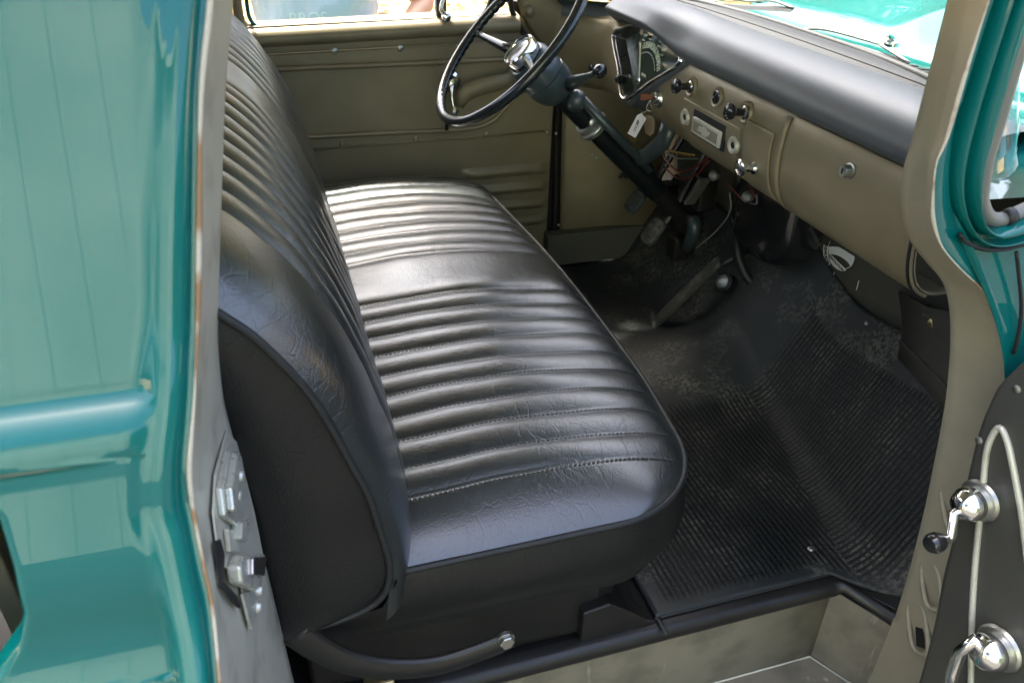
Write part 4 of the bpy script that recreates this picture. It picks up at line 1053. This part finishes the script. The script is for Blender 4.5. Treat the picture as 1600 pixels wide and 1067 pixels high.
# ---- windshield: wrap-round glass with rubber at its foot
wsd = empty('windshield', (1.0, YC, 1.5), T)
path = [(.60, .600), (.68, .606), (.77, .640), (.86, .72), (.935, .85), (.985, 1.0), (1.015, 1.2), (1.02, 1.39), (1.015, 1.58), (.985, 1.78), (.935, 1.93), (.86, 2.06), (.77, 2.14), (.70, 2.17)]
ps_ = resample(smoothpts([Vector((x, y, 0)) for x, y in path], 5), 60)
rows = []
for k in range(9):
    t = k/8; r = []
    for p in ps_:
        q = Vector((p.x-.17*t*(.35+.65*sst(.6, 1.0, p.x)), YC+(p.y-YC)*(1-.05*t), 1.378+.36*t)); r.append(q)
    rows.append(r)
grid('windshield_glass', rows, M['glass'], wsd)
tube('windshield_rubber', [Vector((p.x, p.y, 1.378)) for p in ps_ if p.y > .80], .0085, M['rubber'], wsd, segs=10)
tube('windshield_rubber', [r_ for r_ in rows[-1]], .014, M['rubber'], wsd, segs=8)
# demister slot line
tube('pad_seam', [Vector((wbase(y)-.058, y, 1.3775)) for y in [.86+.05*i for i in range(24)]], .0016, M['dark'], wsd, segs=6)

# ---- cowl, hood, front fenders, wipers
hd = empty('hood', (1.7, YC, 1.3), T)
rows = []
for i in range(25):
    x = 1.17+1.25*i/24; r = []
    for j in range(41):
        v = -1+2*j/40; y = YC+.60*v
        z = 1.352+.055*sst(0, .5, (x-1.17))-.05*sst(.4, 1.25, x-1.17)
        z += .035*(1-abs(v)**2.2)*sst(0, .4, x-1.17+.12)
        z += .010*math.exp(-(v/.05)**2)*sst(0, .2, x-1.17)
        z -= .13*sst(.86, 1.0, abs(v))
        if i == 0: z -= .035
        r.append(Vector((x+.05*(1-v*v)*(-1)+.03, y, z)))
    rows.append(r)
grid('hood_panel', rows, M['teal'], hd, solid=.003)
cw = empty('cowl', (1.1, YC, 1.33), T)
rows = []
for j in range(41):
    y = .62+1.54*j/40; xb = min(wbase(max(.70, min(2.08, y)))+.012, 1.04)
    rows.append([Vector((xb, y, 1.366)), Vector((xb+.02, y, 1.362)), Vector(((xb+1.20)/2, y, 1.350)), Vector((1.20, y, 1.336)), Vector((1.23, y, 1.325))])
grid('cowl_panel', rows, M['teal'], cw)
grid('cowl_sun_block', [[Vector((x, y, 1.338-.02*(x > 1.1))) for x in (.90, 1.0, 1.06, 1.16, 1.24)] for y in (.60, .9, 1.39, 1.9, 2.18)], M['blackmetal'], cw)  # unseen black sheet added to stop sun leaking onto the floor mat
for k in range(26):
    y = 1.04+.028*k; box('cowl_vent_slot', (1.115, y, 1.3525), (.045, .010, .003), M['dark'], cw, bev=0, rot=Matrix.Rotation(R_(7), 3, 'Y'))
for sgn, nm in ((-1, 'near'), (1, 'far')):
    rows = []
    for i in range(21):
        x = .99+1.4*i/20; r = []
        for j in range(15):
            t = j/14; a = t*math.pi/2
            r.append(Vector((x, YC+sgn*(.60+.28*math.sin(a)), .98+.26*math.cos(a)+.03*sst(0, .4, x-.99))))
        rows.append(r+[r[-1]+Vector((0, 0, -.45))])
    grid('front_fender', rows, M['teal'], T)
def wiper(p0, p1, blade0, blade1, lift):
    w = empty('wiper', p0, T)
    lathe('wiper_pivot', p0-Vector((0, 0, .012)), (0, 0, 1), [(.014, 0), (.014, .012), (.008, .020), (.001, .022)], M['chrome'], w, segs=18)
    tube('wiper_arm', [p0, p0.lerp(p1, .5)+Vector((0, 0, lift)), p1], [.006, .004, .003], M['chrome'], w, smooth_n=4, segs=8, flat=(.7, 1.4))
    d = (blade1-blade0)
    tube('blade_bridge', [blade0, blade0.lerp(blade1, .25)+Vector((.004, 0, .012)), p1, blade0.lerp(blade1, .75)+Vector((.004, 0, .012)), blade1], .0028, M['steel'], w, smooth_n=4, segs=6)
    prism('wiper_blade', [blade0, blade1, blade1+Vector((-.006, 0, -.008)), blade0+Vector((-.006, 0, -.008))], (.004, 0, .002), M['rubber'], w, bev=0)
wiper(at(1395, 62, 0, 1.12), at(1370, 68, 0, 1.06), at(1250, 46, 0, 1.045), at(1420, 98, 0, 1.035), .012)
wiper(at(1190, -4, 0, 1.12), at(1170, 2, 0, 1.08), at(1105, 6, 0, 1.055), at(1240, 13, 0, 1.055), .012)

# ---- near front (hinge) pillar with the dog-leg, jamb and windshield surround
fp = empty('front_pillar', (.65, .6, 1.2), T)
YI, YR = .665, .585
inn = [(1512, -110), (1483, 0), (1459, 94), (1444, 150), (1425, 225), (1414, 262), (1410, 300), (1413, 342), (1424, 376), (1450, 410), (1475, 441), (1485, 480), (1487, 530), (1484, 580), (1477, 640), (1462, 720), (1443, 810), (1420, 900), (1399, 968)]
rus = [(1580, -110), (1545, 0), (1515, 94), (1501, 140), (1478, 220), (1463, 255), (1458, 300), (1458, 342), (1470, 382), (1493, 412), (1522, 440), (1545, 462), (1562, 490), (1576, 525), (1587, 565), (1592, 610), (1595, 680), (1598, 760), (1600, 860)]
PI_ = [at(u, v, 1, YI) for u, v in inn]
PR_ = [at(u, v, 1, YR) for u, v in rus[:15]]
low = [Vector((.855, YR, 1.06)), Vector((.865, YR-.005, .95)), Vector((.875, YR-.01, .80)), Vector((.885, YR-.015, .66))]
PR_ = PR_+low
SI, SR = resample(smoothpts(PI_, 5), 120), resample(smoothpts(PR_, 5), 120)
rows = []
for a, b in zip(SI, SR):
    rows.append([a+Vector((.012, .012, 0)), a+Vector((.001, .003, 0)), a+Vector((-.002, 0, 0)), a.lerp(b, .12), a.lerp(b, .4), a.lerp(b, .8), a.lerp(b, .94), b])
grid('door_jamb', rows, M['olive2'], fp)
tube('jamb_rust_edge', SR[:95], [.0010+.0014*max(0, min(1, .5+1.2*noise.noise(p*14))) for p in SR[:95]], M['rust'], fp, segs=6)
# lower jamb face down to the step
lowi = [SI[-1], Vector((.893, .668, .585)), Vector((.893, .668, .48)), Vector((.893, .668, ZS-.02))]
lowr = [SR[-1], Vector((.898, .562, .56)), Vector((.905, .555, .48)), Vector((.91, .545, ZS-.02))]
grid('door_jamb_foot', [[a, a.lerp(b, .5), b] for a, b in zip(lowi, lowr)], M['olive2'], fp)
# three pressed pockets and the check strap hole
def pocket(u, v, w, h, ang):
    x = None
    c = at(u, v, 1, .625); k = min(range(120), key=lambda i: abs(SI[i].lerp(SR[i], .5).z-c.z)); c = SI[k].lerp(SR[k], .5)
    ay = (SR[k]-SI[k]).normalized(); az = Vector((.06, 0, 1)); az = (az-ay*az.dot(ay)).normalized(); nn = ay.cross(az)
    if nn.x > 0: nn = -nn
    pts = []
    for q in range(28):
        a = 2*math.pi*q/28; ca, sa = math.cos(a), math.sin(a)
        pts.append(c+nn*.003+ay*w*math.copysign(abs(ca)**.7, ca)+az*h*math.copysign(abs(sa)**.6, sa))
    tube('pocket_rim', pts, .0042, M['olive2'], fp, closed=True, segs=8)
    return c, ay, az, nn
for u, v in ((1465, 800), (1440, 915)): pocket(u, v, .020, .036, 0)
c, ay, az, nn = pocket(1410, 1030, .022, .040, 0)
prism('strap_hole', [c+nn*.001+ay*.010-az*.03, c+nn*.001-ay*.010-az*.03, c+nn*.001-ay*.008+az*.0, c+nn*.001+ay*.008+az*.0], nn*.001, M['dark'], fp, bev=0)
# teal outer surround: groove, ridge, rounded band, then grey gasket round the side glass
rO = [(1584, -110), (1549, 0), (1519, 94), (1505, 140), (1484, 215), (1474, 255), (1470, 300), (1478, 340), (1497, 372), (1530, 392), (1570, 392), (1620, 380), (1700, 352)]
gI = [(1640, -110), (1606, 0), (1584, 70), (1566, 130), (1547, 200), (1533, 245), (1526, 285), (1524, 318), (1530, 342), (1546, 355), (1568, 352), (1600, 340), (1660, 312)]
RO = resample(smoothpts([at(u, v, 1, .590) for u, v in rO], 6), 110); GI = resample(smoothpts([at(u, v, 1, .580) for u, v in gI], 6), 110)
# the ridge sits proud of both
prf = [(0, .0), (.10, .010), (.2, .006), (.28, -.006), (.36, -.010), (.42, -.006), (.5, .004), (.58, .001), (.66, -.008), (.76, -.013), (.86, -.012), (.94, -.004), (1, .010)]
rows = []
for a, b in zip(RO, GI): rows.append([a.lerp(b, t)+Vector((0, d_, 0)) for t, d_ in prf])
rr_ = [list(r) for r in zip(*rows)]; fine = [smoothpts([c[i] for c in rr_], 4) for i in range(110)]
grid('windshield_surround', fine, M['teal'], fp)
gk = [at(u, v, 1, .586) for u, v in ((1655, -110), (1617, 0), (1594, 70), (1576, 130), (1556, 200), (1542, 246), (1535, 286), (1533, 312), (1539, 332), (1552, 343), (1570, 341), (1600, 328), (1660, 300))]
tube('windshield_gasket', resample(smoothpts(gk, 6), 90), .0075, M['gasket'], fp, segs=12)
tube('gasket_joint', [at(1571, 341, 1, .584), at(1583, 336, 1, .584)], .0088, M['rubber'], fp, segs=12)
# dog-leg skin below the surround
rows = []
top_ = resample([RO[i] for i in range(52, 110)], 40)
bot_ = resample([SR[i]+Vector((.001, 0, 0)) for i in range(48, 96)]+[Vector((1.02, .56, .95))], 40)
for a, b in zip(top_, bot_):
    rows.append([a.lerp(b, t)+Vector((0, -.010*math.sin(math.pi*t)+.010*(1-t)*0, 0)) for t in [q/10 for q in range(11)]])
grid('cowl_side_skin', rows, M['teal'], fp)
strip = [[a+Vector((0, .0, 0)), a.lerp(b, .5)+Vector((0, -.004, 0)), b] for a, b in zip(SR[:60], resample(RO[:70], 60))]
grid('pillar_outer_skin', strip, M['teal'], fp)
tube('fender_seam', [at(u, v, 1, .575) for u, v in ((1588, 394), (1592, 430), (1596, 480), (1592, 520), (1584, 552))], .0022, M['dark'], fp, smooth_n=5, segs=6)
tube('surround_seam', [at(u, v, 1, .580) for u, v in ((1500, 366), (1512, 380), (1540, 390), (1575, 389), (1620, 376))], .0022, M['dark'], fp, smooth_n=5, segs=6)

# ---- near rear (latch) pillar and cab corner
bp = empty('rear_pillar', (-.08, .55, 1.2), T)
inn = [(372, -150), (364, 0), (352, 152), (345, 354), (341, 500), (344, 560), (350, 625), (366, 690), (393, 795), (419, 898), (441, 988), (460, 1067), (490, 1180)]
yb = [(-150, .62), (0, .60), (354, .560), (540, .540), (640, .518), (728, .505), (800, .497), (882, .480), (951, .466), (1067, .435), (1200, .40)]
rus = [(338, -150), (329, 0), (314, 152), (311, 354), (309, 500), (303, 633), (296, 728), (302, 797), (318, 882), (332, 951), (343, 1067), (352, 1180)]
rdg = [(303, -150), (291, 0), (286, 152), (280, 354), (277, 500), (272, 622), (263, 712), (262, 797), (276, 845), (292, 925), (308, 1004), (316, 1067), (326, 1180)]
BI = resample(smoothpts([at(u, v, 1, .665) for u, v in inn], 5), 140)
BR = resample(smoothpts([at(u, v, 1, interp(yb, v)) for u, v in rus], 5), 140)
BG = resample(smoothpts([at(u, v, 1, interp(yb, v)-.006) for u, v in rdg], 5), 140)
def byz(A, z):
    for p, q in zip(A, A[1:]):
        if (p.z-z)*(q.z-z) <= 0 and abs(p.z-q.z) > 1e-9: return p.lerp(q, (p.z-z)/(p.z-q.z))
    return A[0] if abs(A[0].z-z) < abs(A[-1].z-z) else A[-1]
ZT, ZB = min(BI[0].z, BR[0].z, BG[0].z), max(BI[-1].z, BR[-1].z, BG[-1].z)
ZB = 1.0
zz_ = [1.70-(1.70-.62)*i/180 for i in range(181)]
def ext(A, z):
    """the pillar outline carried on straight above and below the part the photograph shows"""
    if z > A[2].z: d = (A[2]-A[12]); return A[2]+d*((z-A[2].z)/d.z)
    if z < A[-3].z: d = (A[-3]-A[-18]); d.y *= .35; d.x *= .5; return A[-3]+d*((z-A[-3].z)/d.z)
    return byz(A, z)
rows = []
for z in zz_:
    a, b = ext(BI, z), ext(BR, z)
    rows.append([a+Vector((-.03, .006, 0)), a+Vector((-.004, .003, 0)), a, a.lerp(b, .06)+Vector((.0, 0, 0)), a.lerp(b, .3)+Vector((-.002, 0, 0)), a.lerp(b, .7)+Vector((-.003, 0, 0)), a.lerp(b, .93), b])
grid('door_jamb', rows, M['jamb'], bp)
rows = []
for z in zz_:
    b, c = ext(BR, z), ext(BG, z); rows.append([b, b.lerp(c, .15)+Vector((-.003, .002, 0)), b.lerp(c, .45)+Vector((-.0005, .002, 0)), b.lerp(c, .8)+Vector((.0025, 0, 0)), c+Vector((.0015, -.0015, 0)), c+Vector((-.004, -.003, 0)), c+Vector((-.011, -.002, 0))])
fine = [smoothpts(r, 4) for r in rows]
grid('door_gutter', fine, M['teal'], bp)
edge_rust = [ext(BR, z) for z in zz_]
tube('jamb_rust_edge', edge_rust, [.0010+.0014*max(0, min(1, .5+1.2*noise.noise(p*14))) for p in edge_rust], M['rust'], bp, segs=6)
# outer skin of the cab corner, running rearwards; notch below where the bed gap shows
SKP = smoothpts([Vector((y, 0, z)) for z, y in ((1.75, .632), (1.59, .592), (1.45, .558), (1.38, .541), (1.345, .5315), (1.333, .5285), (1.3295, .520), (1.322, .509), (1.312, .5025), (1.298, .499), (1.28, .495), (1.25, .4875), (1.215, .478), (1.19, .4740), (1.16, .4715), (1.135, .465), (1.10, .449), (1.06, .428), (1.0, .405), (.90, .388), (.80, .385), (.55, .39))], 6)
def skp(z):
    for p, q in zip(SKP, SKP[1:]):
        if q.z <= z <= p.z: return p.x+(q.x-p.x)*(p.z-z)/max(1e-9, p.z-q.z)
    return SKP[-1].x
cut = sorted([(at(u, v, 1, .49).z, at(u, v, 1, .49).x) for u, v in ((-60, 770), (0, 813), (32, 882), (50, 941), (42, 984), (0, 1037), (-60, 1070))])
rows = []
for z in [1.70-(1.70-.62)*i/300 for i in range(301)]:
    c = ext(BG, z); c2 = c+Vector((-.011, -.002, 0)); r = []
    xe = c.x-.50
    if cut[0][0] < z < cut[-1][0]: xe = max(xe, interp(cut, z))
    for k in range(40):
        t = k/39; x = c2.x+(xe-c2.x)*t**1.5; d = c2.x-x; w = sst(.0, .016, d)
        y = (c2.y+.004*w)*(1-w)+skp(z)*w + .02*d+1.1*max(0, d-.10)**2
        r.append(Vector((x, y, z)))
    e = r[-1]; r += [e+Vector((-.004, .006, 0)), e+Vector((-.004, .03, 0))]
    rows.append(r)
grid('cab_corner_skin', rows, M['teal'], bp)
# latch striker
def onj(u, v, off=0):
    """point on the jamb face at height of the sight line"""
    t0 = None; best = None
    for k in range(200):
        yv = .46+.21*k/199; p = at(u, v, 1, yv); a, b = ext(BI, p.z), ext(BR, p.z)
        s = (p.y-b.y)/(a.y-b.y); q = b.lerp(a, s); e = abs(q.x-p.x)
        if best is None or e < best[0]: best = (e, q)
    return best[1]+Vector((off, -off*.25, 0))
def jpoly(name, pts, o0, d, m, bev=.0015):
    P = [onj(u, v, o0) for u, v in pts]; return prism(name, P, Vector((d, -d*.25, 0)), M[m], bp, bev=bev)
jpoly('striker_recess', [(352, 672), (372, 690), (396, 800), (412, 880), (388, 985), (372, 900), (340, 880), (330, 800), (334, 740)], .0, .0015, 'jamb')
jpoly('striker_upper', [(346, 704), (357, 694), (366, 716), (374, 770), (372, 812), (360, 824), (338, 806), (332, 764)], .0015, .006, 'steelp', .002)
jpoly('striker_wedge', [(346, 708), (351, 704), (350, 770), (346, 800), (340, 798), (336, 764)], .0075, .006, 'steelp', .002)
jpoly('striker_foot', [(358, 816), (372, 808), (368, 846), (356, 842)], .0015, .010, 'steelp', .002)
jpoly('striker_link', [(346, 826), (360, 828), (366, 862), (350, 862)], .0015, .004, 'jamb', .001)
jpoly('striker_lower', [(356, 868), (394, 866), (391, 906), (380, 922), (354, 912), (350, 886)], .0015, .012, 'steelp', .003)
jpoly('striker_cheek', [(366, 872), (390, 870), (386, 900), (366, 898)], .0135, .003, 'steelw', .001)
jpoly('striker_gap', [(330, 846), (340, 842), (347, 866), (345, 908), (366, 930), (372, 950), (366, 948), (340, 916)], .0012, .0012, 'dark', 0)
jpoly('striker_tail', [(372, 928), (392, 918), (396, 950), (388, 984), (382, 968)], .0012, .003, 'steelp', .001)
for u, v in ((357, 774), (361, 744), (398, 922), (396, 948)):
    lathe('striker_rivet', onj(u, v, .0075 if v < 800 else .004), (1, -.25, 0), [(.0062, -.006), (.0060, .001), (.0042, .0038), (.001, .0046)], M['steelp'], bp, segs=18)
# bed side and rear bits in the gap behind the cab
be = empty('pickup_bed', (-1.4, YC, .9), T)
box('bed_side', (-1.39, .62, .98), (2.06, .06, .52), M['teal'], be, bev=.02)
box('bed_side', (-1.45, 2.16, .98), (1.9, .06, .52), M['teal'], be, bev=.02)
box('bed_front', (-.50, 1.39, .98), (.04, 1.50, .50), M['teal'], be, bev=.01)
box('bed_floor', (-1.45, 1.39, .74), (1.9, 1.50, .03), M['blackmetal'], be, bev=.004)

# ---- open passenger door, seen along its inner face on the right
pd = empty('passenger_door', (.80, .55, .9), T)
pd['label'] = 'open passenger door at the right edge'
# door plane: hinge near (.80,.56); inner face looks back towards the camera
dh = Vector((.775, .565, 0)); ddir = Vector((.10, -1, 0)).normalized(); dn = Vector((-1, -.10, 0)).normalized()
def ond(u, v, off=0):
    r = right*((u-800)/FPX)+down*((v-533.5)/FPX)+fwd; o_ = dh+dn*off; t = (o_-CAM).dot(dn)/r.dot(dn); return CAM+r*t
sil = [(1640, 540), (1600, 562), (1585, 574), (1557, 603), (1545, 628), (1533, 655), (1524, 685), (1516, 717), (1505, 765), (1494, 812), (1483, 855), (1471, 902), (1457, 978), (1433, 1067), (1400, 1180), (1375, 1270)]
DS = resample(smoothpts([ond(u, v) for u, v in sil], 4), 60)
rows = []
for p in DS:
    rows.append([p-dn*.055+ddir*.002, p-dn*.03, p-dn*.008, p-dn*.001+ddir*.002, p+ddir*.008, p+ddir*.10, p+ddir*.4, p+ddir*.9])
grid('door_inner_panel', rows, M['darkgrey'], pd)
rows = [[p-dn*.055+ddir*.0, p-dn*.056+ddir*.4, p-dn*.055+ddir*.9] for p in DS]
grid('door_outer_skin', rows, M['teal'], pd)
bead1 = [(1549, 684), (1546, 700), (1540, 760), (1532, 830), (1523, 920), (1518, 980), (1516, 1067), (1514, 1160)]
bead1 = [(1620, 1300), (1516, 1160), (1517, 1067), (1519, 960), (1524, 880), (1530, 820), (1536, 760), (1541, 710), (1549, 684), (1562, 668), (1574, 690), (1585, 740), (1596, 800), (1606, 880)]
tube('trim_bead', [ond(u, v, .002) for u, v in bead1[1:]], .0040, M['jamb'], pd, smooth_n=5, segs=10)
fieldp = [ond(u, v, .0008) for u, v in [(1520, 1160), (1521, 1067), (1524, 960), (1534, 820), (1546, 710), (1562, 676), (1574, 700), (1590, 790), (1640, 1100)]]
def crank(u, v, ku, kv, size):
    c = ond(u, v, .004)
    lathe('crank_escutcheon', c, dn, [(size*1.10, -.004), (size*1.15, 0), (size*1.05, .004), (size*.8, .006)], M['steel'], pd, segs=40)
    lathe('crank_hub', c+dn*.006, dn, [(size*.82, 0), (size*.92, .006), (size*.90, .014), (size*.70, .024), (size*.36, .030), (size*.1, .0315), (.0005, .0315)], M['chrome'], pd, segs=40)
    return c
c1 = crank(1530, 782, 0, 0, .0235)
kn = ond(1474, 843, .055)
tube('window_crank', [c1+dn*.020, c1+dn*.026+(kn-c1)*.12+Vector((0, 0, -.004)), ond(1491, 800, .045), ond(1487, 836, .044), kn+dn*-.004], [.009, .0085, .006, .0055, .0055], M['chrome'], pd, smooth_n=0, segs=14)
lathe('crank_knob_ferrule', kn-dn*.010, dn, [(.005, -.004), (.0065, .0), (.0065, .012)], M['chrome'], pd, segs=20)
lathe('crank_knob', kn, dn, [(.0075, 0), (.0105, .004), (.0125, .010), (.0125, .018), (.0105, .022), (.0095, .0235), (.001, .024)], M['blackplastic'], pd, segs=32)
c2 = crank(1560, 1012, 0, 0, .0265)
tube('door_handle', [c2+dn*.022, ond(1522, 1000, .040), ond(1500, 1018, .045), ond(1488, 1050, .045), ond(1482, 1095, .043)], [.012, .009, .0075, .0075, .0075], M['chrome'], pd, smooth_n=0, segs=14)
for u, v in ((1530, 688), (1589, 608)):
    lathe('trim_screw', ond(u, v, .0), dn, [(.005, -.001), (.005, .001), (.002, .0025)], M['steel'], pd, segs=14)

# ---- person standing beyond the driver's door
pe = empty('person', (.20, 2.75, 0)); tag(pe, 'person in a grey printed shirt standing outside the far window, hand at the hip', 'person')
def body(name, pts, edges, m, lv=2):
    me = bpy.data.meshes.new(name); me.from_pydata([p[:3] for p in pts], edges, []); me.update()
    o = bpy.data.objects.new(name, me); COL.objects.link(o); me.materials.append(m)
    sk = o.modifiers.new('skin', 'SKIN'); sk.use_smooth_shade = True
    for v, p in zip(me.skin_vertices[0].data, pts): v.radius = (p[3], p[4] if len(p) > 4 else p[3])
    me.skin_vertices[0].data[0].use_root = True
    s = o.modifiers.new('sub', 'SUBSURF'); s.levels = s.render_levels = lv
    if name == 'shirt':
        tx_ = bpy.data.textures.new('folds', 'CLOUDS'); tx_.noise_scale = .09
        s.levels = s.render_levels = 4; dm = o.modifiers.new('d', 'DISPLACE'); dm.texture = tx_; dm.strength = .035; dm.mid_level = .6
    par(o, pe); return o
px, py = .20, 2.75
bpts = [(px, py, .98, .17, .12), (px, py, 1.12, .17, .12), (px, py, 1.28, .19, .13), (px, py, 1.44, .20, .12), (px, py+.01, 1.52, .07), (px, py-.01, 1.60, .06), (px, py-.02, 1.68, .10), (px, py-.02, 1.76, .09),
        (px-.22, py, 1.42, .06), (px-.31, py+.02, 1.16, .042), (px-.28, py-.10, .97, .03), (px-.275, py-.13, .90, .036, .02), (px+.22, py, 1.42, .06), (px+.36, py+.02, 1.24, .045), (px+.27, py-.14, 1.20, .030), (px+.215, py-.175, 1.185, .036, .02),
        (px-.09, py, .88, .10), (px-.10, py, .48, .065), (px-.10, py+.02, .10, .05), (px-.10, py-.12, .04, .04), (px+.09, py, .88, .10), (px+.10, py, .48, .065), (px+.10, py+.02, .10, .05), (px+.10, py-.12, .04, .04)]
be_ = [(0, 1), (1, 2), (2, 3), (3, 4), (4, 5), (5, 6), (6, 7), (3, 8), (8, 9), (9, 10), (10, 11), (3, 12), (12, 13), (13, 14), (14, 15), (0, 16), (16, 17), (17, 18), (18, 19), (0, 20), (20, 21), (21, 22), (22, 23)]
body('body', bpts, be_, M['skin'])
body('shirt', [(px, py, .90, .20, .150), (px, py, 1.14, .205, .145), (px, py, 1.30, .215, .150), (px, py, 1.45, .21, .135), (px-.22, py, 1.42, .085), (px-.29, py+.01, 1.25, .07), (px+.22, py, 1.42, .085), (px+.32, py+.01, 1.29, .07)], [(0, 1), (1, 2), (2, 3), (3, 4), (4, 5), (3, 6), (6, 7)], M['cloth'])
body('trousers', [(px, py, .98, .185, .135), (px-.10, py, .86, .115), (px-.10, py, .48, .085), (px-.10, py+.02, .14, .075), (px+.10, py, .86, .115), (px+.10, py, .48, .085), (px+.10, py+.02, .14, .075)], [(0, 1), (1, 2), (2, 3), (0, 4), (4, 5), (5, 6)], M['denim'])
for hc, fd, sp, th in ((Vector((px+.215, py-.178, 1.185)), Vector((-1, -.05, -.25)), Vector((.15, 0, -1)), Vector((-.5, 0, .9))), (Vector((px-.275, py-.13, .90)), Vector((0, -.1, -1)), Vector((0, -1, .1)), Vector((.1, -.9, -.4)))):
    fd.normalize(); sp.normalize()
    for q in range(4):
        L_f = (.062, .072, .068, .052)[q]; a_ = hc+fd*.03+sp*(-.024+.016*q); k_ = Vector((0, .25 if abs(fd.x) > .5 else 0, 0))
        body('finger', [(*a_, .0095), (*(a_+fd*L_f*.5), .0088), (*(a_+(fd+k_)*L_f), .0075)], [(0, 1), (1, 2)], M['skin'], 1)
    a_ = hc-sp*.028
    body('thumb', [(*a_, .012), (*(a_+th*.03), .0100), (*(a_+th*.035+fd*.025), .0085)], [(0, 1), (1, 2)], M['skin'], 1)
lathe('hair', (px, py-.005, 1.73), (0, .1, 1), [(.105, -.03), (.112, .02), (.10, .07), (.06, .105), (.001, .115)], mat('dark_hair', (.02, .014, .01), .6, bump=[(150, .6, .004)]), pe)
for sx_ in (-.035, .035):
    lathe('eye', (px+sx_, py-.112, 1.70), (0, -1, 0), [(.012, -.004), (.010, .002), (.001, .005)], M['white'], pe, segs=12)
text('shirt_lettering', 'BROS', .046, (at(482, 30, 1, py-.172).x, py-.172, at(482, 30, 1, py-.172).z), (1, 0, 0), (0, 0, 1), M['white'], pe, depth=.001)
